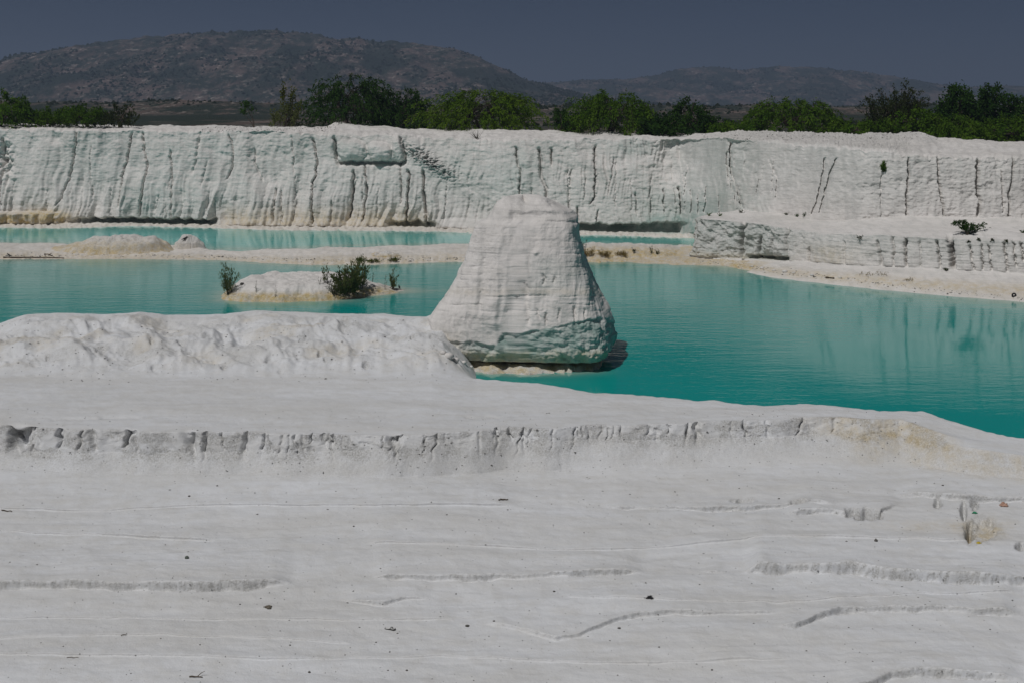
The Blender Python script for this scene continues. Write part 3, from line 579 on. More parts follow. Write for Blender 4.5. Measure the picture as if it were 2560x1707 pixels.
# the islet
isl_o = [W(553, 752, 0), W(640, 756, 0), W(760, 754, 0), W(850, 751, 0), W(920, 742, 0), W(1000, 732, 0), W(1016, 727, 0), W(990, 720, 0), W(930, 712, .0), W(860, 706, 0), W(760, 706, 0), W(640, 710, 0), W(580, 722, 0), W(556, 738, 0)]
ic = W(770, 731, 0)
def isl_prof(t, X, Y):
    top = .40 * sstep(1.0, .90, t) + .25 * sstep(.90, .80, t) + .35 * sstep(.86, .66, t)
    xp = CX + F * X / Y
    lift = T([(540, .95), (590, 1.25), (640, 1.15), (700, 1.08), (800, 1.1), (860, 1.05), (920, .72), (980, .35), (1020, .2)], xp)
    return top * lift * .78 - .25 * sstep(1.0, 1.06, t) - .03
me = polar('islet', ic[0], ic[1], [p[:2] for p in isl_o], isl_prof, 420, 90, 3, .10, 1.0,
           och_f=lambda t, X, Y, Z: np.clip(1.2 * sstep(.62, .16, Z) * sstep(71.5, 69.6, Y) + .3 * sstep(.5, .1, Z), 0, 1), rough_f=lambda t, X, Y, Z: .8 * sstep(.6, .2, Z), wob=.05)
add('islet', me, M_ROCK, kind='structure')

# mounds on the spit
def mound(xl, xr, yb, ypk, xpk, label, och, seed, flat=False, yellow=False):
    b0 = W((xl + xr) / 2, yb - 8, .3); s = b0[1] / F
    a = (xr - xl) / 2 * s; d = a * .42; pk = ((yb - ypk) * s - .1) * 1.22
    cx, cy = b0[0], b0[1]; xk = (xpk - CX) * s
    th = np.linspace(0, 2 * np.pi, 40, endpoint=False)
    ol = [(cx + a * np.cos(q) * (1 + .1 * np.sin(3 * q + seed)), cy + d * np.sin(q)) for q in th]
    def prof(t, X, Y):
        ridge = np.interp(X, [cx - a, cx - a * .5, xk - .8, xk, xk + .9, cx + a], [.25, .5, .78, 1.0, .7, .35] if not flat else [.5, .8, .95, 1.0, .95, .6])
        return (sstep(1.0, .84, t) * .42 + .58 * sstep(.95, .15, t)) * ridge * pk - .05 - .7 * sstep(1.0, 1.06, t)
    me = polar('rock_mound', cx, cy, ol, prof, 200, 60, seed, .13, 1.3, och_f=lambda t, X, Y, Z: np.clip(och * sstep(.7 * pk + .3, .3, Z) + (.6 if yellow else 0) * sstep(.1, .5, fbm(X * 2, Y * 2, 3, 9)), 0, 1), rough_f=lambda t, X, Y, Z: .6 + 0 * Z, zbase=.28)
    return add('rock_mound', me, M_ROCK, label=label, cat='rock mound')
mound(120, 440, 632, 583, 385, 'long pale rock mound with a pointed peak on the sand spit', .85, 31)
mound(425, 515, 628, 596, 462, 'small flat-topped white rock mound with a bird on it, beside the peaked one', .2, 32, flat=True)
mound(895, 1005, 650, 632, 965, 'low yellow-stained rock mound on the spit behind the bushy islet', .9, 33, yellow=True)

# ------------------------------------------------------------------ the free-standing rock stack
def stack():
    Yc = 52.3
    root = add('rock_stack', None, loc=((1330 - CX) * Yc / F, Yc, 0.2), label='tall tapering white rock stack rising from the turquoise pond', cat='rock formation')
    m, n = 330, 560
    yv = np.linspace(914, 491, m)                                # picture rows, bottom to top
    xl = T([(491, 1278), (494, 1262), (505, 1246), (520, 1238), (545, 1222), (553, 1200), (565, 1190), (600, 1180), (690, 1145), (745, 1112), (785, 1080), (830, 1085), (860, 1095), (885, 1118), (900, 1150), (914, 1185)], yv)
    xr = T([(491, 1340), (494, 1368), (505, 1388), (520, 1412), (540, 1438), (560, 1444), (600, 1450), (640, 1462), (680, 1478), (740, 1503), (800, 1532), (835, 1545), (852, 1549), (870, 1542), (885, 1520), (900, 1500), (914, 1490)], yv)
    b = T([(491, .35), (496, .8), (520, 1.25), (560, 1.6), (700, 2.2), (850, 2.75), (914, 2.4)], yv)
    yfront = 0
    th = np.linspace(-np.pi / 2 - np.pi, np.pi / 2 - np.pi * 0 + 0, n, endpoint=False); th = np.linspace(np.pi / 2, np.pi / 2 + 2 * np.pi, n, endpoint=False)  # seam at the back
    # denser at the front
    q = np.linspace(0, 1, n, endpoint=False); q = q + .10 * np.sin(2 * np.pi * q) ; th = np.pi / 2 + 2 * np.pi * q
    e = 2 / 4.6
    cx = np.sign(np.cos(th)) * np.abs(np.cos(th)) ** e; cy = np.sign(np.sin(th)) * np.abs(np.sin(th)) ** e
    rot = math.radians(-9)
    s = Yc / F
    X = np.zeros((m, n)); Y = np.zeros((m, n)); Z = np.zeros((m, n))
    for i in range(m):
        a = (xr[i] - xl[i]) / 2 * s
        lx = cx * a; ly = cy * b[i]
        wx = lx * math.cos(rot) - ly * math.sin(rot); wy = lx * math.sin(rot) + ly * math.cos(rot)
        wx = wx / np.abs(wx).max() * a
        X[i] = ((xl[i] + xr[i]) / 2 - CX) * s + wx; Y[i] = Yc + wy - (b[i] - 1.6) * .25; Z[i] = z_at(yv[i], Yc)
    xg = CX + F * X / Y; yg = HY + F * (H - Z) / Y + 0
    dX = np.roll(X, -1, 1) - np.roll(X, 1, 1); dY = np.roll(Y, -1, 1) - np.roll(Y, 1, 1); L = np.hypot(dX, dY) + 1e-9
    nx, ny = dY / L, -dX / L
    u = np.cumsum(np.hypot(np.diff(X, axis=1, append=X[:, :1]), np.diff(Y, axis=1, append=Y[:, :1])), axis=1); u = u - u[:, [n // 2]]
    sl = sstep(0, .35, (Z - .2))
    D = .11 * fbm(u / 1.7, Z / 1.8, 3, 180, .5) + .022 * fbm(u / .35, Z / .35, 4, 181, .6)
    bed = fbm(u / 5, Z / .17, 4, 182, .65); D += .007 * bed + .009 * sstep(.1, .45, fbm(u / 2.5, Z / .28, 3, 183))
    D -= .06 * ridged(u / .7, Z / 5.5, 2, 184) * (.35 + .65 * sstep(4.8, 3.4, Z))
    D -= .20 * np.exp(-((xg - (1255 - (yg - 560) * .10)) / 26) ** 2) * sstep(540, 620, yg) * sstep(850, 780, yg)
    for (x0, x1, y0, y1, d, wd) in ((1312, 1322, 700, 815, .16, 6), (1288, 1296, 735, 800, .16, 8), (1358, 1362, 685, 715, .16, 6), (1385, 1387, 690, 712, .14, 6), (1435, 1440, 765, 810, .14, 5), (1365, 1366, 780, 815, .14, 4), (1320, 1324, 630, 690, .07, 4), (1210, 1200, 640, 790, .06, 8), (1340, 1350, 770, 800, .12, 5), (1400, 1396, 770, 805, .1, 5), (1460, 1462, 770, 800, .1, 4), (1275, 1272, 770, 800, .12, 7)):
        D = crack(D, xg, yg, [(x0, y0), (x1, y1)], d, wd, int(x0))
    # broken ledge below the top, notch
    D += .05 * sstep(1330, 1380, xg) * np.exp(-((yg - 556 - 3 * perlin(u / .5, u * 0, 185)) / 3.0) ** 2) * sstep(1270, 1300, xg) + .16 * np.exp(-((yg - 540) / 16) ** 2) * sstep(1270, 1284, xg) * sstep(1420, 1330, xg) - .10 * np.exp(-((yg - 528) / 7) ** 2) * sstep(1340, 1380, xg)
    for yy, d in ((606, .025), (585, .02), (635, .025), (741, .035), (762, .03), (668, .02), (700, .02), (572, .02), (652, .015), (688, .02), (720, .02), (778, .025)): D += d * np.exp(-((yg - yy - 2 * perlin(u / 1.2, u * 0, yy)) / 2.0) ** 2) * sstep(-.2, .25, perlin(u / 1.6, u * 0 + yy, 186))
    D -= .12 * np.exp(-(((xg - 1340) / 7) ** 2 + ((yg - 632) / 6) ** 2))
    yb = T([(1080, 862), (1110, 850), (1180, 852), (1240, 862), (1258, 832), (1290, 838), (1310, 828), (1380, 818), (1440, 805), (1500, 792), (1530, 800), (1560, 815)], xg) + 5 * fbm(u / .6, u * 0, 3, 187)
    below = np.clip((yg - yb) / 70.0, 0, 1.4)
    low = sstep(-1, 5, yg - yb)
    D = D * (1 - .45 * low) + low * (.05 + .22 * below ** 1.2) + low * (.10 * fbm(u / .5, Z / .4, 3, 188))
    D += 1.0 * sstep(.42, .2, Z)
    D = D * sstep(7.15, 6.85, Z)
    X2 = X - nx * D; Y2 = Y - ny * D
    back = Y > Yc + .5
    Z2 = Z + .10 * fbm(X * 1.2, Y * 1.2, 3, 189) * sstep(6.4, 6.9, Z) - .16 * np.exp(-((xg - 1314) / 12) ** 2) * sstep(6.3, 6.8, Z)
    # close the top
    ct = np.array([X2[-1].mean(), Y2[-1].mean()])
    Xt = np.stack([X2[-1] * (1 - k) + ct[0] * k for k in (.4, .8, 1.0)]); Yt = np.stack([Y2[-1] * (1 - k) + ct[1] * k for k in (.4, .8, 1.0)]); Zt = np.stack([Z2[-1] + .02 * (j + 1) for j in range(3)])
    X2 = np.concatenate([X2, Xt]); Y2 = np.concatenate([Y2, Yt]); Z2 = np.concatenate([Z2, Zt])
    pad = lambda A: np.concatenate([A, np.repeat(A[-1:], 3, 0)])
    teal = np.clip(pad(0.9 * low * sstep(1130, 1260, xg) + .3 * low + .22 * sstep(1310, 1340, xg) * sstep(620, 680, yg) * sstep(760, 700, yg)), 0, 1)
    och = np.clip(pad(.20 * np.exp(-((yg - 730) / 10) ** 2) + .45 * sstep(868, 890, yg) + .4 * np.exp(-(((xg - 1120) / 30) ** 2 + ((yg - 860) / 25) ** 2))), 0, 1)
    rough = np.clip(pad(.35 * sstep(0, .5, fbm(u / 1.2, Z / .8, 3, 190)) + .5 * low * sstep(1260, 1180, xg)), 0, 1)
    base = np.array(root.location)
    me = grid_mesh('stack_body', X2 - base[0], Y2 - base[1], Z2 - base[2], (och, teal, rough), wrap=True)
    add('stack_body', me, M_ROCK, parent=root)
stack()

# ------------------------------------------------------------------ water
def seg_dist(X, Y, pts):
    d = np.full(X.shape, 1e9)
    for a, b in zip(pts[:-1], pts[1:]):
        ax, ay = a[:2]; vx, vy = b[0] - ax, b[1] - ay
        t = np.clip(((X - ax) * vx + (Y - ay) * vy) / (vx * vx + vy * vy + 1e-9), 0, 1)
        d = np.minimum(d, np.hypot(X - ax - t * vx, Y - ay - t * vy))
    return d
def water():
    xs = np.linspace(-1000, 3500, 420); ys0 = np.interp(xs, BENCH_EDGE[0], BENCH_EDGE[1]) + np.where(xs < 1100, 1.5, .25)
    Y = 1 / (1 / ys0[None] + (1 / 118.0 - 1 / ys0)[None] * np.linspace(0, 1, 300)[:, None]); xg = np.broadcast_to(xs[None], Y.shape); X = (xg - CX) * Y / F
    spf = [W(x, y, 0) for x, y in ((-500, 647), (0, 649), (300, 648), (550, 651), (700, 660), (780, 663), (900, 663), (1000, 660), (1100, 656), (1380, 653), (1450, 656), (1600, 654), (1765, 656))]
    spb = [W(x, y, 0) for x, y in ((-500, 604), (0, 607), (180, 609), (440, 613), (520, 622), (640, 624), (760, 620), (850, 615), (1150, 611), (1450, 612), (1765, 612))]
    rb = [W(x, y, 0) for x, y in ((1735, 657), (1850, 668), (2000, 692), (2150, 713), (2300, 731), (2560, 756), (3300, 800))]
    fs = [W(x, y, 0) for x, y in ((-900, 566), (0, 570), (560, 573), (900, 579), (1100, 582), (1400, 591), (1700, 597))]
    isl = [p for p in isl_o] + [isl_o[0]]
    st = [W(x, y, 0) for x, y in ((1180, 932), (1290, 938), (1400, 936), (1490, 928))]
    nz = 1 + .5 * fbm(X * .25, Y * .5, 3, 200)
    far = (Y > T([(-500, 87), (1765, 86)], xg) + 3.5).astype(float) * (xg < 1760)
    sh = .75 * np.exp(-seg_dist(X, Y, spf) / (1.7 * nz)) + .85 * np.exp(-seg_dist(X, Y, rb) / (1.5 * nz)) + .8 * np.exp(-seg_dist(X, Y, isl) / (.8 * nz)) + .7 * np.exp(-seg_dist(X, Y, st) / .35)
    sh += far * (.7 * np.exp(-seg_dist(X, Y, spb) / 1.2) + .5 * np.exp(-seg_dist(X, Y, fs) / 1.6))
    # a milky shoal off the islet's right tip and along the left of the pond
    c = W(1010, 728, 0); sh += .35 * np.exp(-(((X - c[0]) / 3.0) ** 2 + ((Y - c[1]) / 1.2) ** 2))
    sh += (1 - far) * .10 * sstep(700, 200, xg) * sstep(64, 78, Y)
    far = far * (.62 + .38 * sstep(1750, 1000, xg)) * (.85 + .2 * fbm(X * .08, Y * .3, 3, 201))
    calm = np.clip(.45 * far + .8 * np.exp(-((xg - 1300) / 200) ** 2) * sstep(54, 50, Y) , 0, .95)
    wind = sstep(-.3, .4, fbm(X * .06, Y * .12, 3, 202)); calm = np.clip(calm + .35 * (1 - wind) + .45 * sstep(1880, 2100, xg), 0, .9)
    me = grid_mesh('water', X, Y, 0 * X, (np.clip(sh, 0, 1), np.clip(far, 0, 1), calm))
    return add('water', me, M_WATER, kind='structure')
water()

# ------------------------------------------------------------------ plain and hills
def hill_mat(name='scrub_hillside', fs=1.0):
    m, t = new_mat(name); b = NB(t)
    pos = b.mapped(b.n('ShaderNodeNewGeometry').outputs['Position'], (fs, .38 * fs, 1.2 * fs))
    f1 = b.noise(pos, 0.014, 7, 0.68); f2 = b.noise(pos, 0.05, 7, 0.75); f3 = b.noise(b.mapped(pos, (1, 1, 1.8)), 0.13, 6, 0.75)
    c = b.mix(b.ramp(f1, 0.45, 0.56), (0.030, 0.040, 0.032), (0.13, 0.100, 0.088))
    c = b.mix(b.ramp(f2, 0.47, 0.56), c, (0.032, 0.042, 0.032))
    c = b.mix(b.math('MULTIPLY', b.ramp(f3, 0.54, 0.66), b.ramp(f1, 0.42, 0.56)), c, (0.34, 0.30, 0.27))
    n = b.bump(f2, 0.6, 6.0 / fs); b.out(b.principled(c, 0.95, n, 0.1).outputs[0]); return m
M_HILL = hill_mat()
M_SCRUB = leaf_mat('hill_scrub_leaf', (0.022, 0.032, 0.018), (0.036, 0.048, 0.026))
def hill(crest, Yc, Y0, seed, x0, x1, nx=420, nyy=110, base=9, rel=1.0):
    xs = np.linspace(x0, x1, nx); yc = T(crest, xs)
    zc = z_at(yc, Yc + 0 * xs)
    t = np.linspace(0, 1.5, nyy)[:, None]
    Y = Y0 + (Yc - Y0) * t + 0 * xs[None]; xg = xs[None] + 0 * Y; X = (xg - CX) * (Yc * .6 + Y * .4) / F
    pr = np.where(t < 1, sstep(-.25, 1.0, t) * .3 + .7 * t, 1 - (t - 1) * 1.2)
    Z = base + (zc[None] - base) * pr - 6 * rel * sstep(.06, 0, t)
    env = np.clip((zc[None] - 9) / 90, .1, 1)
    if rel < 1: Z += (1.1 * fbm(X / 26, Y / 60, 4, seed) + .35 * fbm(X / 5, Y / 14, 4, seed + 2)) * sstep(0, .3, t); env = 0 * env
    Z += env * (13 * (ridged(X / 260, Y / 520, 3, seed) - .6 + .5 * fbm(X / 120, Y / 200, 4, seed + 3)) * sstep(1.0, .6, t) * sstep(0, .25, t)) + env * 3.0 * fbm(X / 24, Y / 60, 5, seed + 7, .6) * sstep(0, .2, t)
    return X, Y, Z, grid_mesh('hill', X, Y, Z)
h1 = hill([(-900, 300), (-400, 225), (-150, 190), (0, 163), (100, 134), (200, 116), (300, 100), (400, 90), (500, 83), (600, 79), (680, 77), (760, 84), (850, 96), (950, 104), (1050, 110), (1130, 122), (1200, 145), (1260, 172), (1310, 198), (1400, 222), (1500, 245), (1700, 268), (2300, 272)], 1600, 1180, 210, -900, 2300)
add('hill', h1[3], M_HILL, kind='structure')
h2 = hill([(900, 262), (1150, 240), (1300, 212), (1380, 207), (1450, 201), (1560, 199), (1640, 188), (1700, 172), (1780, 168), (1850, 175), (1950, 165), (2050, 169), (2150, 180), (2250, 194), (2330, 208), (2400, 220), (2500, 214), (2700, 225), (3200, 262)], 2500, 1950, 230, 900, 3200)
add('hill', h2[3], M_HILL, kind='structure')
h3 = hill([(-900, 262), (0, 258), (350, 254), (620, 258), (900, 263), (1300, 262), (1700, 266), (2100, 264), (2600, 262), (3400, 262)], 420, 325, 260, -900, 3400, 520, 70, base=7.5, rel=.3)
add('hill', h3[3], hill_mat('stony_rise', 3.6), kind='structure')
# scrub dotted over the hills
def scrub(hills, count, seed):
    r = np.random.default_rng(seed)
    base = np.array([(1, 0, 0), (.31, .95, 0), (-.81, .59, 0), (-.81, -.59, 0), (.31, -.95, 0), (.45, .45, .8), (-.6, .1, .75), (.2, -.6, .8), (0, 0, 1.1)], float)
    tri = np.array([(0, 1, 5), (1, 2, 5), (2, 6, 5), (2, 3, 6), (3, 4, 7), (4, 0, 7), (0, 5, 7), (3, 7, 6), (5, 6, 8), (6, 7, 8), (7, 5, 8)])
    V, Fc = [], []
    for (X, Y, Z, _), c in zip(hills, count):
        cand = r.integers(0, X.size, c * 3); dens = fbm(X.ravel()[cand] / 90, Y.ravel()[cand] / 200, 4, 240); keep = cand[dens + r.normal(0, .12, len(cand)) > 0.05][:c]
        for k in keep:
            i, j = divmod(int(k), X.shape[1])
            sc = r.uniform(.6, 2.2) * (np.clip(Y.flat[k] / 1200, .45, 1.5) if Y.flat[k] > 600 else r.uniform(.25, .6)); p = np.array([X.flat[k] + r.uniform(-2, 2), Y.flat[k] + r.uniform(-1, 1), Z.flat[k] - .25 * sc])
            v = base * np.array([sc, sc, sc * r.uniform(.7, 1.2)]) * r.uniform(.7, 1.3, (9, 1)); a = r.uniform(0, 6.28)
            v = v @ np.array([[math.cos(a), math.sin(a), 0], [-math.sin(a), math.cos(a), 0], [0, 0, 1]])
            Fc.append(tri + 9 * len(V)); V.append(v + p)
    me = mesh_np('hill_scrub', np.concatenate(V), np.concatenate(Fc), 3, True)
    o = add('hill_scrub', me, M_SCRUB, label='dark scrub bushes dotted over the hazy hills', cat='scrub', kind='stuff')
# plain out to the horizon
xs_ = np.linspace(-1, 1, 40); ysp = np.array([112, 125, 150, 200, 300, 350, 450, 600, 800, 1000, 1250, 1700, 2500, 5000, 9000.])
Yp = ysp[:, None] + 0 * xs_[None]; Xp = xs_[None] * (Yp * .9 + 60); Zp = 7.4 + np.clip((Yp - 130) / 300, 0, 1) * 1.6 + 0 * Xp
Yp[0] = np.interp(Xp[0], [-60, 0, 22, 60], [138, 132, 122, 113]); Zp[0] = 7.2; Yp[1] = Yp[0] + 6; Zp[1] = 7.3
add('plain', grid_mesh('plain', Xp, Yp, Zp), M_HILL, kind='structure')
qx, qy = np.meshgrid(np.linspace(-.55, .55, 700), 1 / np.linspace(1 / 190., 1 / 1500., 140)); qz = 7.4 + np.clip((qy - 130) / 300, 0, 1) * 1.6
scrub([h1, h2, (qx * qy, qy, qz, None), h3], [13000, 5000, 1500, 2600], 11)

bpy.context.view_layer.update(); DG = bpy.context.evaluated_depsgraph_get()      # the bare setting, for setting things down on it
# ------------------------------------------------------------------ vegetation
def drop(x, y, off=0.0):
    """the point of the scene that a picture point falls on"""
    d = Vector(((x - CX) / F, 1, -(y - HY) / F)).normalized()
    ok, loc, nrm, idx, ob, _ = scn.ray_cast(DG, Vector((0, 0, H)), d)
    return loc, nrm
def seat(x, y, zb):
    d = Vector(((x - CX) / F, 1, -(y - HY) / F)).normalized(); ok, loc, nrm, idx, ob, _ = scn.ray_cast(DG, Vector((0, 0, H)), d)
    return np.array(loc) if ok and ob.name != 'water' else W(x, y, zb)
def tube(V, Fc, pts, r0, r1, k=5):
    pts = [Vector(p) for p in pts]; n = len(pts); base = len(V)
    for i, p in enumerate(pts):
        d = (pts[min(i + 1, n - 1)] - pts[max(i - 1, 0)]); d = d.normalized() if d.length > 1e-6 else Vector((0, 0, 1))
        a = d.orthogonal().normalized(); b = d.cross(a); r = r0 + (r1 - r0) * i / (n - 1)
        for j in range(k):
            t = 2 * math.pi * j / k; q = p + (a * math.cos(t) + b * math.sin(t)) * r; V.append((q.x, q.y, q.z))
    for i in range(n - 1):
        for j in range(k):
            Fc.append((base + i * k + j, base + i * k + (j + 1) % k, base + (i + 1) * k + (j + 1) % k, base + (i + 1) * k + j))
def py_mesh(name, V, Fc, smooth=True):
    return mesh_np(name, np.array(V), np.array(Fc), 4, smooth)
def leaves(r, P, Dv, ln, wd):
    """quads at P along direction Dv"""
    n = len(P); Dv = Dv / (np.linalg.norm(Dv, axis=1, keepdims=True) + 1e-9)
    q = r.normal(0, 1, (n, 3)); s = np.cross(Dv, q); s /= (np.linalg.norm(s, axis=1, keepdims=True) + 1e-9)
    L = ln * r.uniform(.6, 1.4, (n, 1)); Wd = wd * r.uniform(.6, 1.4, (n, 1))
    v = np.stack([P - s * Wd * .3, P + Dv * L * .45 - s * Wd, P + Dv * L, P + Dv * L * .5 + s * Wd], 1).reshape(-1, 3)
    return v, np.arange(4 * n).reshape(n, 4)
def frond_tree(name, label, cat, xl, xr, ytop, ybase, Yd, leaf, seed, style='umbrella', dens=1.0, group=None):
    r = np.random.default_rng(seed); s = Yd / F
    w_ = (xr - xl) * s / 2; zb = z_at(ybase, Yd) - .35; h = (z_at(ytop, Yd) - zb) * (1.12 if style != 'dense' else 1.05); cx = ((xl + xr) / 2 - CX) * s
    root = add(name, None, loc=(cx, Yd, zb), label=label, cat=cat, group=group)
    V, Fc = [], []; LP, LD = [], []
    ns = max(3, int(3 + w_ * .5))
    limbs = []
    for i in range(ns):
        a = 2 * math.pi * (i + r.uniform(-.3, .3)) / ns; out = w_ * r.uniform(.35, .6); top = h * r.uniform(.55, .75)
        pts = [(0, 0, -.1)] + [(math.cos(a) * out * t ** 1.3 + r.normal(0, .08), math.sin(a) * min(out, 2.2) * t ** 1.3 + r.normal(0, .08), top * t ** .8) for t in (.25, .5, .75, 1)]
        tube(V, Fc, pts, .10, .035); limbs.append(pts)
    nbr = int((48 + w_ * 20) * dens)
    for i in range(nbr):
        a = r.uniform(0, 2 * math.pi); rad = math.sqrt(r.uniform(0.0, 1))
        dome = (1 - rad ** 2.6 * .82) ** .5
        if style == 'umbrella':
            st = np.array([math.cos(a) * w_ * rad * .74, math.sin(a) * min(w_, 3.0) * rad * .74, h * (dome * (r.uniform(.62, .97) if i % 5 < 3 else r.uniform(.18, .65)))])
            ext = w_ * r.uniform(.20, .40); dirn = np.array([math.cos(a), math.sin(a) * .7, 0]); dirn += r.normal(0, .35, 3) * (1, 1, 0)
            up = h * r.uniform(.02, .14); droop = h * r.uniform(.10, .42)
        elif style == 'upright':
            st = np.array([math.cos(a) * w_ * rad * .75, math.sin(a) * min(w_, 2.5) * rad * .75, h * r.uniform(.10, .62) * (1 - .35 * rad)])
            ext = w_ * r.uniform(.05, .3); dirn = np.array([math.cos(a), math.sin(a), 0]) + r.normal(0, .4, 3) * (1, 1, 0); up = h * r.uniform(.25, .5) * (1 - .4 * rad); droop = 0.03 * h
        else:  # dense
            st = np.array([math.cos(a) * w_ * rad * .85, math.sin(a) * min(w_, 2.5) * rad * .8, h * r.uniform(.08, .78) * (1 - .45 * rad ** 2)])
            ext = w_ * r.uniform(.06, .22); dirn = np.array([math.cos(a), math.sin(a), 0]) + r.normal(0, .6, 3) * (1, 1, 0); up = h * r.uniform(.02, .22); droop = h * r.uniform(0, .12)
        tt = np.linspace(0, 1, 7)[:, None]
        arc = st + dirn * ext * tt + np.array([0, 0, 1]) * (up * np.sin(tt * math.pi * (.75 if style == 'umbrella' else .5)) - droop * tt ** 2)
        arc += np.cumsum(r.normal(0, .03, arc.shape), 0)
        lm = limbs[i % ns][-1]
        if i % 3 == 0: tube(V, Fc, [limbs[i % ns][2], tuple((np.array(limbs[i % ns][3]) + st) / 2 + r.normal(0, .1, 3)), tuple(st), tuple(arc[3])], .035, .012, 4)
        elif i % 3 == 1: tube(V, Fc, [tuple(arc[0]), tuple(arc[2]), tuple(arc[4]), tuple(arc[6])], .02, .008, 3)
        nl = int((34 + 26 * r.random()) * (.75 if style == 'upright' else 1))
        k = r.uniform(0.02, .999, nl) * 6; i0 = k.astype(int); f = (k - i0)[:, None]
        p = arc[i0] * (1 - f) + arc[i0 + 1] * f; tan = arc[i0 + 1] - arc[i0]
        spread = .17 if style != 'dense' else .28
        p = p + r.normal(0, spread * .6, p.shape); d = tan / (np.linalg.norm(tan, axis=1, keepdims=True) + 1e-6) * .8 + r.normal(0, .55, p.shape) + np.array([0, 0, -.45 if style == 'umbrella' else (.5 if style == 'upright' else -.1)])
        LP.append(p); LD.append(d)
    P = np.concatenate(LP); Dv = np.concatenate(LD); P[:, 2] = np.maximum(P[:, 2], .05)
    lw = {'umbrella': (.32, .056), 'upright': (.26, .05), 'dense': (.25, .08)}[style]
    v, f = leaves(r, P, Dv, *lw)
    add('trunk', py_mesh('trunk', V, Fc), M_BARK, parent=root)
    add('crown', mesh_np('crown', v, f, 4, False), M_LEAF[leaf], parent=root)
    return root
GT = 'trees along the cliff top'
trees = [
 ('prosopis_tree', 'feathery green tree at the left end of the cliff top', -90, 90, 238, 314, 117, 'green', 'umbrella', 1.1),
 ('bush', 'low dense green bush between the end tree and the wispy bush', 70, 200, 268, 316, 118, 'green', 'upright', 1.2),
 ('bush', 'bright upright bush in the low hedge on the left cliff top', 165, 270, 262, 317, 117, 'green', 'upright', 1.3),
 ('bush', 'thin wispy bush ending the low hedge on the left cliff top', 255, 345, 268, 318, 116.5, 'olive', 'upright', .55),
 ('prosopis_tree', 'largest dark domed tree with drooping fronds on the cliff top', 750, 1000, 199, 322, 121, 'dark', 'umbrella', 1.6),
 ('prosopis_tree', 'lower dark drooping tree joined to the large domed tree', 930, 1085, 232, 324, 122, 'dark', 'umbrella', 1.3),
 ('bush', 'thin pale bush at the left foot of the large domed tree', 672, 760, 262, 320, 119, 'feather', 'upright', .5),
 ('prosopis_tree', 'bright green wide drooping tree standing alone on the cliff top', 1045, 1365, 234, 326, 118, 'bright', 'umbrella', 1.5),
 ('bush', 'small dark sapling in the gap right of the bright green tree', 1380, 1428, 262, 330, 113, 'dark', 'upright', .6),
 ('prosopis_tree', 'spreading yellow-green tree with long flat top fronds', 1405, 1650, 238, 334, 113, 'green', 'umbrella', 1.5),
 ('broadleaf_tree', 'dark upright round-leaved tree beside the spreading yellow-green tree', 1660, 1795, 232, 336, 112, 'dark', 'dense', 1.0),
 ('bush', 'low dark bush filling the gap under the upright tree', 1590, 1720, 285, 338, 110.5, 'dark', 'dense', .8),
 ('prosopis_tree', 'wispy tree with thin arching twigs above low green fronds', 1850, 2110, 254, 336, 111, 'green', 'umbrella', 1.15),
 ('bush', 'low green bush left of the wispy arching tree', 1760, 1900, 300, 338, 110, 'green', 'dense', .7),
 ('thorn_tree', 'grey-green thorny tree with a pointed top, left of the tall dark trees', 2150, 2330, 212, 338, 109, 'olive', 'upright', 1.5),
 ('bush', 'low green bush at the foot of the thorny tree', 2040, 2200, 292, 340, 108.5, 'green', 'dense', .8),
 ('broadleaf_tree', 'tall dark tree with a pointed tip on the right cliff top', 2340, 2450, 186, 346, 108, 'dark', 'dense', 1.6),
 ('broadleaf_tree', 'second tall dark tree with a ragged twin tip near the right end', 2430, 2530, 196, 350, 108.5, 'dark', 'dense', 1.6),
 ('broadleaf_tree', 'dark tree closing the right end of the cliff top hedge', 2500, 2640, 215, 352, 107, 'dark', 'dense', 1.6),
 ('bush', 'bright green bush low in front of the tall dark trees', 2290, 2470, 296, 352, 105.5, 'green', 'umbrella', 1.2),
 ('bush', 'dense green bush in front of the tall right end trees', 2420, 2620, 280, 356, 105.5, 'green', 'dense', 1.2),
 ('bush', 'mid green bush between the thorny tree and the tall trees', 2200, 2380, 262, 344, 107, 'green', 'dense', 1.2),
]
for i, (nm, lb, xl, xr, yt_, yb_, Yd, lf, stl, dn) in enumerate(trees):
    frond_tree(nm, lb, 'tree' if 'tree' in nm else 'bush', xl, xr, yt_, yb_, Yd, lf, 300 + i, stl, dn, GT)
def sapling(name, label, x, ytop, ybase, Yd, leaf, seed, spots, lean=0):
    r = np.random.default_rng(seed); s = Yd / F; zb = z_at(ybase, Yd) - .3; h = z_at(ytop, Yd) - zb
    root = add(name, None, loc=((x - CX) * s, Yd, zb), label=label, cat='sapling', group=GT)
    V, Fc = [], []; LP, LD = [], []
    for (ox, oz, rx, rz, nl) in spots:
        tube(V, Fc, [(0, 0, 0), (ox * s * .3 + .05, .02, h * oz * .4), (ox * s * .8, 0, h * oz * .8), (ox * s, 0, h * min(1, oz + rz * .8))], .05, .012)
        p = r.normal(0, .5, (nl, 3)) * (rx * s, rx * s, rz * h) + np.array([ox * s, 0, h * oz]); LP.append(p); LD.append(r.normal(0, .6, p.shape) + np.array([0, 0, .3]))
    v, f = leaves(r, np.concatenate(LP), np.concatenate(LD), .24, .07)
    add('trunk', py_mesh('trunk', V, Fc), M_BARK, parent=root); add('crown', mesh_np('crown', v, f, 4, False), M_LEAF[leaf], parent=root)
sapling('sapling', 'lone sapling with a bare thin trunk and small leafy head', 636, 252, 318, 117, 'dark', 401, [(-20, .85, 10, .13, 120), (-28, .62, 10, .08, 60), (-8, .66, 8, .05, 25)])
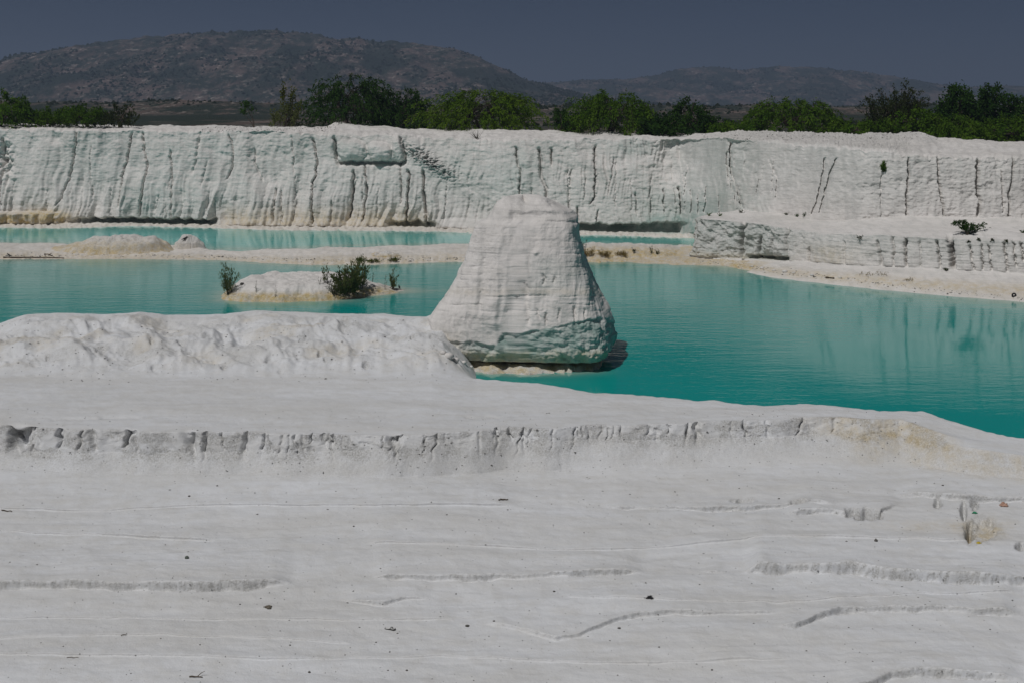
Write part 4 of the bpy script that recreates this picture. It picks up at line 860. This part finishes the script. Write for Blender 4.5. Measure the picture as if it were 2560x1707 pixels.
sapling('sapling', 'yellowish two-stemmed sapling left of the large domed tree', 732, 212, 320, 119, 'yellow', 402, [(-24, .78, 7, .2, 170), (-2, .72, 9, .22, 190), (-12, .5, 14, .12, 120), (14, .5, 12, .12, 90)])

def clump(name, label, cat, x, y, zb, hpx, wpx, nst, leaf, seed, nl=40, lnw=(.11, .016), spread=1.0, curve=.25, parent_group=None, base_r=.12, thick=.010, bark=True):
    """many thin upright stems with small leaves"""
    r = np.random.default_rng(seed); p0 = seat(x, y, zb); s = p0[1] / F; h = hpx * s; wd = wpx * s / 2
    root = add(name, None, loc=tuple(p0 - np.array([0, 0, .03])), label=label, cat=cat, group=parent_group)
    V, Fc = [], []; LP, LD = [], []
    for i in range(nst):
        a = r.uniform(0, 2 * math.pi); o = math.sqrt(r.random()) * wd * spread; hh = h * r.uniform(.45, 1.0) * (1 - .35 * (o / max(wd, 1e-3)) ** 2)
        b0 = np.array([math.cos(a), math.sin(a), 0]) * base_r * r.random(); e = np.array([math.cos(a) * o, math.sin(a) * o, hh])
        t = np.linspace(0, 1, 6)[:, None]; arc = b0 + (e - b0) * np.concatenate([t ** (1 + curve), t ** (1 + curve), t], 1) + np.cumsum(r.normal(0, .012, (6, 3)), 0)
        tube(V, Fc, [tuple(q) for q in arc], thick, thick * .35, 3)
        k = r.uniform(.15, .999, nl) * 5; i0 = k.astype(int); f = (k - i0)[:, None]; p = arc[i0] * (1 - f) + arc[i0 + 1] * f
        LP.append(p + r.normal(0, .035 * h, p.shape) * (1, 1, .4)); LD.append((arc[i0 + 1] - arc[i0]) * 3 + r.normal(0, .45, p.shape) + np.array([0, 0, .35]))
    v, f = leaves(r, np.concatenate(LP), np.concatenate(LD), *lnw)
    add('stem', py_mesh('stem', V, Fc), M_BARK, parent=root); add('foliage', mesh_np('foliage', v, f, 4, False), M_LEAF[leaf], parent=root)
    return root
clump('shrub', 'feathery upright shrub on the left tip of the islet', 'shrub', 572, 736, .35, 92, 52, 26, 'feather', 500, 27, (.16, .022))
clump('shrub', 'big dark bushy shrub, the largest on the islet', 'shrub', 868, 738, .45, 84, 80, 46, 'feather', 501, 42, (.19, .032), base_r=.5)
clump('shrub', 'tall narrow shrub with spiky tips behind the big islet shrub', 'shrub', 895, 722, .7, 92, 66, 30, 'feather', 502, 38, (.19, .03), base_r=.5)
clump('shrub', 'bare twiggy shrub leaning left at the foot of the big islet shrub', 'shrub', 838, 740, .4, 58, 56, 18, 'olive', 503, 22, (.10, .018))
clump('shrub', 'slender feathery shrub behind the crest of the islet', 'shrub', 815, 708, .9, 60, 24, 9, 'feather', 504, 20, (.13, .02))
clump('shrub', 'feathery shrub on the right tip of the islet', 'shrub', 982, 724, .3, 56, 26, 14, 'feather', 505, 24, (.14, .022))
for i, (x, y, hp, lb) in enumerate(((640, 730, 42, 'single dry stem on the islet front near the left shrub'), (688, 744, 52, 'single dry stem rising from the middle of the islet front'), (962, 725, 56, 'pair of thin bare stems left of the right tip shrub'), (798, 712, 46, 'thin bare stem left of the slender feathery shrub'), (930, 705, 40, 'thin leafy stem behind the islet right of the big shrub'))):
    clump('dry_stem', lb, 'stem', x, y, .45, hp, 14, 3, 'olive', 520 + i, 10, (.07, .012), 1.0, .2, 'thin stems on the islet', .03, .008)
clump('dead_bush', 'dead grey twiggy bush at the cliff edge below the bright tree', 'bush', 1193, 349, 8.1, 32, 46, 16, 'olive', 540, 3, (.06, .01), 1, .4, None, .1, .02)
# plants on the ledge, beach and spit
def sprawl():
    r = np.random.default_rng(61); p0 = seat(2418, 588, 3.2); root = add('sprawling_shrub', None, loc=tuple(p0), label='sprawling feathery green shrub with long arching twigs on the right ledge', cat='shrub')
    V, Fc = [], []; LP, LD = [], []; s = p0[1] / F
    for i in range(16):
        ex = r.uniform(-48, 76) * s; ez = r.uniform(14, 38) * s * (1 - .25 * abs(ex) / (80 * s)); ey = r.uniform(-.8, .8)
        t = np.linspace(0, 1, 7)[:, None]; e = np.array([ex, ey, ez]); arc = e * np.concatenate([t, t, np.sin(t * 1.75)], 1); arc += np.cumsum(r.normal(0, .012, arc.shape), 0)
        tube(V, Fc, [tuple(q) for q in arc], .016, .006, 4)
        k = r.uniform(.25, .999, 70) * 6; i0 = k.astype(int); f = (k - i0)[:, None]; p = arc[i0] * (1 - f) + arc[i0 + 1] * f
        LP.append(p + r.normal(0, .03, p.shape)); LD.append((arc[i0 + 1] - arc[i0]) * 2 + r.normal(0, .6, p.shape))
    v, f = leaves(r, np.concatenate(LP), np.concatenate(LD), .14, .028)
    add('stem', py_mesh('stem', V, Fc), M_BARK, parent=root); add('foliage', mesh_np('foliage', v, f, 4, False), M_LEAF['dark'], parent=root)
sprawl()
def tuft_at(name, label, cat, x, y, Yd, hpx, wpx, nst, leaf, seed, group=None, nl=16, lnw=(.12, .02)):
    zb = z_at(y, Yd); return clump(name, label, cat, x, y, zb, hpx, wpx, nst, leaf, seed, nl, lnw, 1.0, .4, group, .06, .008)
GL = 'small tufts on the ledge'
tuft_at('hanging_bush', 'dark green tuft growing out of the right cliff face', 'bush', 2209, 430, 81.3, 26, 20, 18, 'green', 600, None, 26, (.16, .03))
for i, (x, y, z, hp, wp, lf, lb) in enumerate((
    (2151, 598, 2.66, 16, 24, 'olive', 'small dry shrub at the ledge rim above the smooth beach'),
    (2366, 678, 1.03, 12, 20, 'olive', 'olive tuft at the foot of the widest crack in the ledge bluff'),
    (1772, 540, 2.95, 10, 22, 'green', 'green tuft at the left end of the ledge against the cliff'),
    (1800, 541, 2.98, 8, 16, 'green', 'small tuft just right of the green tuft on the ledge end'),
    (1853, 533, 3.0, 12, 18, 'olive', 'olive tuft under the long cliff crack above the ledge'),
    (1966, 538, 3.15, 6, 12, 'olive', 'tiny tuft at the cliff foot left of the paired cracks'),
    (1993, 541, 3.1, 6, 10, 'dark', 'tiny dark tuft at the cliff foot beside the paired cracks'),
    (2012, 540, 3.1, 9, 10, 'dark', 'dark tuft at the cliff foot under the paired cracks'),
    (2421, 606, 2.95, 5, 7, 'olive', 'olive tuft on the ledge rim right of the widest crack'),
    (2446, 601, 3.0, 5, 7, 'olive', 'olive tuft on the rim below the sprawling shrub'),
    (2480, 602, 3.0, 5, 7, 'olive', 'olive tuft on the ledge rim beyond the sprawling shrub'),
    (2518, 605, 2.98, 5, 7, 'olive', 'olive tuft near the right end of the ledge rim'),
    (2556, 583, 3.2, 8, 14, 'dark', 'low dark tuft on top of the ledge at its right end'))):
    clump('grass_tuft', lb, 'grass tuft', x, y, z, hp, wp, 8, lf, 610 + i, 9, (.10, .022), 1.0, .4, GL, .05, .005)
for i, (x, y, z, hp, wp, lb) in enumerate(((1470, 640, .45, 24, 50, 'thick yellow grass clump on the spit beside the rock stack'), (1510, 640, .45, 16, 40, 'short yellow grass clump in the middle of the stained shore'), (1555, 640, .4, 14, 36, 'sparse yellow grass at the right of the stained shore'))):
    clump('dry_grass', lb, 'grass', x, y, z, hp, wp, 46, 'dry', 640 + i, 8, (.16, .014), 1.0, .4, 'dry grass on the spit', .35, .006, )
for i, (x, y, hp, lb) in enumerate(((1462, 632, 54, 'tall thin stem on the spit against the rock stack'), (1630, 634, 28, 'upright leafy sprig on the right part of the spit'), (1585, 634, 16, 'small sprig on the stained part of the spit'), (1644, 636, 16, 'short dry sprig beside the upright leafy one'))):
    clump('sprig', lb, 'sprig', x, y, .5, hp, 16, 6, 'olive', 660 + i, 16, (.10, .018), 1.0, .2, 'sprigs on the spit', .05, .008)
for i, (x, y, hp, lb) in enumerate(((905, 652, 9, 'low yellow-green growth at the left foot of the stained mound'), (935, 655, 8, 'low yellow-green growth in front of the stained mound'), (985, 653, 10, 'yellow-green growth at the right foot of the stained mound'))):
    clump('grass_tuft', lb, 'grass tuft', x, y, .5, hp, 34, 30, 'yellow', 690 + i, 9, (.14, .02), 1.0, .4, 'growth on the spit', .35, .006)
for i, (x, y, lb) in enumerate(((2165, 690, 'reddish dry grass wisps on the beach under the ledge'), (2205, 688, 'dry grass wisp right of the reddish wisps on the beach'), (2274, 702, 'lone dry sprig farther out on the smooth beach'))):
    clump('dry_grass', lb, 'grass', x, y, .62, 12 if i < 2 else 8, 36 if i < 2 else 12, 14, 'dry', 680 + i, 6, (.10, .010), 1.0, .5, 'dry grass on the beach', .5, .006)

# ------------------------------------------------------------------ birds
M_BIRD = simple_mat('black_feather', (0.014, 0.014, 0.016), 0.6, 0.3, 40)
M_LEG = simple_mat('bird_leg', (0.10, 0.05, 0.03), 0.7)
def sweep(name, spine, radii, mat, parent, k=12, flat=1.0):
    V, Fc = [], []; pts = [Vector(p) for p in spine]; n = len(pts)
    for i, p in enumerate(pts):
        d = (pts[min(i + 1, n - 1)] - pts[max(i - 1, 0)]).normalized(); a = Vector((0, 1, 0)); b = d.cross(a).normalized()
        for j in range(k):
            t = 2 * math.pi * j / k; q = p + (a * math.cos(t) * flat + b * math.sin(t)) * radii[i]; V.append(tuple(q))
    for i in range(n - 1):
        for j in range(k): Fc.append((i * k + j, i * k + (j + 1) % k, (i + 1) * k + (j + 1) % k, (i + 1) * k + j))
    return add(name, py_mesh(name, V, Fc), mat, parent=parent)
def bird(label, loc, rz, sc):
    root = add('bird', None, loc=loc, label=label, cat='bird'); root.rotation_euler = (0, 0, rz); root.scale = (sc,) * 3
    sweep('body', [(-.30, 0, .10), (-.20, 0, .125), (-.11, 0, .16), (-.02, 0, .20), (.06, 0, .245), (.10, 0, .29), (.125, 0, .325), (.155, 0, .335), (.178, 0, .333)], [.012, .022, .045, .066, .058, .036, .032, .030, .006], M_BIRD, root, 12, .85)
    sweep('beak', [(.170, 0, .333), (.20, 0, .330), (.235, 0, .322)], [.014, .010, .002], M_BIRD, root, 6)
    for sgn in (-1, 1):
        sweep('wing', [(.05, .052 * sgn, .235), (-.04, .062 * sgn, .205), (-.15, .045 * sgn, .155), (-.25, .02 * sgn, .115)], [.012, .042, .032, .004], M_BIRD, root, 8, .35)
        sweep('leg', [(-.01, .025 * sgn, .17), (-.02, .026 * sgn, .09), (.0, .026 * sgn, 0), (.035, .03 * sgn, -.002)], [.012, .007, .006, .004], M_LEG, root, 6)
    return root
l, n = drop(463, 603); bird('black bird standing on the small white mound of the spit', l, 0.25, 1.0)
l, n = drop(22, 644); bird('black bird walking on the shore beside the driftwood log', l, math.pi - .3, .85)
l, n = drop(998, 724); bird('small dark bird at the right tip of the islet', l, 1.9, .75)

# ------------------------------------------------------------------ litter and stones on the ground
M_WOOD = simple_mat('weathered_wood', (0.10, 0.075, 0.05), 0.9, 0.4, 12)
M_DARK = simple_mat('dark_stone', (0.10, 0.095, 0.085), 0.85, 0.4, 30)
M_RUBBER = simple_mat('black_rubber', (0.02, 0.02, 0.02), 0.7)
M_WHITE = simple_mat('white_foam_sole', (0.7, 0.7, 0.68), 0.7, 0.05)
def stick(name, label, cat, x0, y0, x1, y1, r=.02, mat=None, bend=.03, group=None, fork=False):
    a, _ = drop(x0, y0); b, _ = drop(x1, y1); m = (a + b) / 2; root = add(name, None, loc=m, label=label, cat=cat, group=group)
    V, Fc = [], []; d = b - a; rr = random.Random(int(x0 * 7 + y0))
    pts = [tuple(a - m + d * t + Vector((0, rr.uniform(-bend, bend), r * .7 + rr.uniform(0, bend * .6)))) for t in (0, .2, .4, .6, .8, 1)]
    tube(V, Fc, pts, r, r * .6, 6); add('shaft', py_mesh('shaft', V, Fc), mat or M_WOOD, parent=root)
    if fork:
        V, Fc = [], []; q = Vector(pts[3]); tube(V, Fc, [tuple(q), tuple(q + Vector((.08, .05, .06))), tuple(q + Vector((.16, .04, .10)))], r * .7, r * .3, 5); add('twig', py_mesh('twig', V, Fc), M_WOOD, parent=root)
stick('driftwood_log', 'long thin dark log lying at the waterline of the spit', 'log', 8, 646, 160, 647, .055, bend=.05)
stick('driftwood_log', 'short forked driftwood branch on the spit near the long log', 'driftwood', 112, 637, 132, 641, .05, bend=.08, fork=True)
stick('driftwood_log', 'short log on the beach below the ledge boulders', 'log', 2064, 696, 2086, 698, .06)
stick('stick', 'forked dark stick lying at the lower edge of the white ground', 'stick', 474, 1690, 506, 1694, .014, fork=True)
stick('stick', 'short dark stick below the crumbling scarp of the bench', 'stick', 1247, 1250, 1270, 1249, .022)
stick('stick', 'dark stick on the bare ground by the left frame side', 'stick', 4, 1276, 30, 1279, .016)
stick('stick', 'curled thin twig on the white ground', 'stick', 302, 1590, 317, 1584, .010, bend=.04)
stick('stick', 'flat thin twig on the lowest white terrace, near a forked stick', 'stick', 168, 1642, 196, 1644, .008)
def stone_mesh(seed, sx=1, sy=1, sz=.6):
    r = np.random.default_rng(seed); n, m = 10, 6; th = np.linspace(0, 2 * np.pi, n, endpoint=False)
    ph = np.linspace(-1.35, 1.5, m); X = np.cos(ph)[:, None] * np.cos(th)[None]; Y = np.cos(ph)[:, None] * np.sin(th)[None]; Z = np.sin(ph)[:, None] + 0 * X
    k = 1 + .25 * perlin(X * 1.6 + seed, Y * 1.6 + Z, seed); return grid_mesh('stone', X * k * sx, Y * k * sy, Z * k * sz, wrap=True)
def lump(name, label, cat, x, y, wpx, mat, seed, sz=.6, group=None, sy=.8):
    l, n = drop(x, y); r = wpx * l.y / F / 2; me = stone_mesh(seed, r, r * sy, r * sz)
    o = add(name, me, mat, label=label, cat=cat, group=group, loc=(l.x, l.y, l.z + r * sz * .5)); return o
lump('stone', 'grey-green pebble-like stone alone on the smooth left terrace', 'stone', 467, 1395, 11, simple_mat('green_grey_stone', (.10, .12, .10), .8, .3, 30), 1, .8)
lump('stone', 'small black stone by the long pale step', 'stone', 2190, 1352, 9, M_DARK, 2, .8)
lump('stone', 'dark stone half buried in the islet top near its left shrub', 'stone', 605, 712, 10, M_DARK, 3, .7)
lump('stone', 'dark stone by the seam below the pale middle step', 'stone', 1168, 1564, 11, M_DARK, 4, .4)
for i, (x, y, wp) in enumerate(((725, 1612, 7), (500, 1611, 6), (158, 1615, 5), (940, 1605, 6), (773, 1680, 10), (1017, 1675, 8), (1548, 1570, 11), (1140, 1484, 6), (1544, 1687, 5), (2060, 1690, 5), (716, 1254, 5), (543, 1214, 7), (473, 1240, 9), (1848, 1220, 5), (2357, 1213, 8), (600, 1510, 6), (652, 1495, 5), (1460, 1331, 5), (1214, 1361, 5), (707, 1664, 5), (2531, 1500, 6), (884, 1315, 7), (1117, 1286, 6), (1575, 1235, 5), (1385, 1478, 9), (1470, 1590, 4), (1235, 1552, 8), (327, 1683, 5), (1184, 1700, 5), (970, 1675, 6), (1780, 1674, 8))):
    lump('pebble', 'tiny dark pebble lying on the white slurry ground', 'pebble', x, y, wp * .78, M_DARK, 20 + i, .5, 'dark pebbles on the white ground')
for i, (x, y, wp) in enumerate(((1122, 893, 24), (1140, 902, 18), (1108, 884, 16), (1160, 908, 14), (1178, 918, 10))):
    lump('fallen_rock', 'small broken rock fallen at the shaded left foot of the rock stack', 'rock', x, y, wp, M_ROCK, 70 + i, .7, 'rocks at the foot of the stack')
for i, (x, y, wp) in enumerate(((1905, 672, 12), (1935, 678, 10), (1962, 681, 14), (1985, 684, 9), (2030, 690, 12), (1880, 668, 9), (2100, 696, 8))):
    lump('fallen_rock', 'small broken rock lying on the beach below the blocky end of the ledge', 'rock', x, y, wp, M_ROCK, 80 + i, .55, 'rocks on the beach')
# shoe sole, crumpled rags, bottle, scraps
def sole():
    l, n = drop(975, 1572); root = add('shoe', None, loc=l, label='lone worn white slipper with a black rim on the white ground', cat='shoe'); root.rotation_euler = (.05, -.03, -.25)
    def foot(sc, z0, z1):
        o = [(-.135, 0), (-.12, .035), (-.06, .036), (.02, .040), (.08, .05), (.12, .04), (.14, .01), (.135, -.02), (.10, -.042), (.02, -.034), (-.06, -.036), (-.12, -.033)]
        a = np.array(o) * sc; n_ = len(a); V = [(x, y, z0) for x, y in a] + [(x, y, z1) for x, y in a] + [(0, 0, z0), (0, 0, z1)]
        Fc = [(i, (i + 1) % n_, n_ + (i + 1) % n_, n_ + i) for i in range(n_)]; T3 = [(2 * n_ + 1, n_ + i, n_ + (i + 1) % n_) for i in range(n_)] + [(2 * n_, (i + 1) % n_, i) for i in range(n_)]
        me = bpy.data.meshes.new('sole'); me.from_pydata(V, [], Fc + T3); return me
    add('sole', foot(1.0, 0, .022), M_RUBBER, parent=root); add('insole', foot(.86, .018, .026), M_WHITE, parent=root)
    V, Fc = [], []
    for s_ in (-1, 1): tube(V, Fc, [(.09, 0, .025), (.05, .02 * s_, .055), (0, .038 * s_, .03)], .006, .006, 6)
    add('strap', py_mesh('strap', V, Fc), M_RUBBER, parent=root)
sole()
def rag(name, label, cat, x, y, wpx, dpx, hgt, mat, seed):
    l, n = drop(x, y); s = l.y / F; a = wpx * s / 2; k = 30; U = np.linspace(1, 0, 14)[:, None] * np.cos(np.linspace(0, 2 * np.pi, k, endpoint=False))[None]; Vv = np.linspace(1, 0, 14)[:, None] * np.sin(np.linspace(0, 2 * np.pi, k, endpoint=False))[None]
    rr = np.hypot(U, Vv); ed = 1 + .55 * fbm(U * 1.6 + seed, Vv * 1.6, 3, seed)
    Z = (np.abs(fbm(U * 2.2 + seed, Vv * 2.2, 3, seed + 1)) * hgt + hgt * .5) * np.clip(1.05 - rr, 0, 1) ** .6 + .002
    me = grid_mesh(name, U * a * ed, Vv * a * .7 * ed, Z, wrap=True); md = add(name, me, mat, label=label, cat=cat, loc=l); so = md.modifiers.new('thick', 'SOLIDIFY'); so.thickness = .006
rag('rag', 'crumpled black rag on the ground above the forked seam', 'rag', 1625, 1494, 17, 8, .07, simple_mat('black_cloth', (.018, .018, .02), .9), 3)
rag('rag', 'crumpled pinkish rag in the broken hollow on the right', 'rag', 2510, 1264, 20, 12, .14, simple_mat('pink_cloth', (.45, .28, .21), .9), 5)
rag('plastic_scrap', 'bright green plastic scrap beside the narrow gully', 'scrap', 2437, 1282, 12, 6, .05, simple_mat('green_plastic', (.02, .25, .12), .5), 7)
rag('plastic_scrap', 'small yellow plastic scrap at the foot of the gully', 'scrap', 2447, 1357, 12, 5, .04, simple_mat('yellow_plastic', (.55, .42, .02), .5), 9)
rag('bag_scrap', 'flattened brown bag scrap on the lower white ground', 'scrap', 670, 1517, 22, 7, .05, simple_mat('brown_cloth', (.16, .14, .11), .9), 11)
def ring(label, x, y, R, r_):
    l, n = drop(x, y); k, m = 20, 8; t = np.linspace(0, 2 * np.pi, k, endpoint=False)[None]; q = np.linspace(0, 2 * np.pi, m + 1)[:, None]
    add('tyre', grid_mesh('tyre', (R + r_ * np.cos(q)) * np.cos(t), r_ * 1.3 * np.sin(q) + 0 * t, (R + r_ * np.cos(q)) * np.sin(t), wrap=True), M_RUBBER, label=label, cat='tyre', loc=(l.x, l.y, l.z + R * .75))
ring('small black tyre ring lying at the right end of the beach', 2535, 742, .10, .045)
# pebbles: far litter of dark bits along the shore
def grit():
    r = np.random.default_rng(91); V, Fc = [], []
    base = np.array([(1, 0, 0), (0, 1, 0), (-1, 0, 0), (0, -1, 0), (0, 0, .9), (0, 0, -.5)], float); tri = np.array([(0, 1, 4), (1, 2, 4), (2, 3, 4), (3, 0, 4), (1, 0, 5), (2, 1, 5), (3, 2, 5), (0, 3, 5)])
    dgp = DG
    def put(x, y, sz):
        d = Vector(((x - CX) / F, 1, -(y - HY) / F)).normalized(); ok, loc, nrm, idx, ob, _ = scn.ray_cast(dgp, Vector((0, 0, H)), d)
        if ok and ob.name in ('ground', 'sand_spit', 'rock_ledge', 'islet', 'cliff'):
            s = sz * loc.y / F; v = base * np.array([s * r.uniform(.7, 1.6), s * r.uniform(.6, 1.2), s * r.uniform(.4, .8)]) * r.uniform(.7, 1.3, (6, 1)); a = r.uniform(0, 6.3)
            v = v @ np.array([[math.cos(a), math.sin(a), 0], [-math.sin(a), math.cos(a), 0], [0, 0, 1]]); Fc.append(tri + 6 * len(V)); V.append(v + np.array(loc))
    for i in range(1500): put(r.uniform(0, 2560), r.uniform(1150, 1707), abs(r.normal(0, .9)) + .5)
    for i in range(700): put(r.uniform(0, 2300), r.uniform(1020, 1180), abs(r.normal(0, .9)) + .6)
    for i in range(500): put(r.uniform(0, 1150), r.uniform(800, 960), abs(r.normal(0, 1.0)) + .6)
    for i in range(420):
        x = r.uniform(0, 1150); put(x, T([(0, 641), (300, 640), (600, 645), (800, 652), (1150, 648)], x) + r.normal(0, 2.5), abs(r.normal(0, 1.1)) + .6)
    for i in range(300):
        x = r.uniform(1740, 2560); put(x, T([(1740, 653), (2000, 686), (2300, 722), (2560, 746)], x) + r.normal(0, 4), abs(r.normal(0, 1.0)) + .6)
    for i in range(260): put(r.uniform(500, 840), r.uniform(317, 330), abs(r.normal(0, .9)) + .6)
    for i in range(300): put(r.uniform(1750, 2350), r.uniform(332, 350), abs(r.normal(0, .9)) + .6)
    me = mesh_np('grit', np.concatenate(V), np.concatenate(Fc), 3, False)
    add('grit', me, M_DARK, label='dark grit and crumbs scattered over the white ground and shores', cat='grit', kind='stuff')
grit()

# ------------------------------------------------------------------ haze
def haze():
    x0, x1, y0, y1, z0, z1 = -5200, 5200, -60, 9100, -4, 175
    V = [(x, y, z) for z in (z0, z1) for y in (y0, y1) for x in (x0, x1)]
    Fc = [(0, 2, 3, 1), (4, 5, 7, 6), (0, 1, 5, 4), (2, 6, 7, 3), (0, 4, 6, 2), (1, 3, 7, 5)]
    me = bpy.data.meshes.new('haze'); me.from_pydata(V, [], Fc)
    m, t = new_mat('pale_haze'); v = t.nodes.new('ShaderNodeVolumePrincipled'); v.inputs['Color'].default_value = (.48, .62, .88, 1); v.inputs['Density'].default_value = 0.00040; v.inputs['Anisotropy'].default_value = 0.2
    o = t.nodes.new('ShaderNodeOutputMaterial'); t.links.new(v.outputs[0], o.inputs['Volume'])
    add('haze', me, m, kind='stuff', label='thin pale haze filling the air over the quarry and hills', cat='haze')
haze()
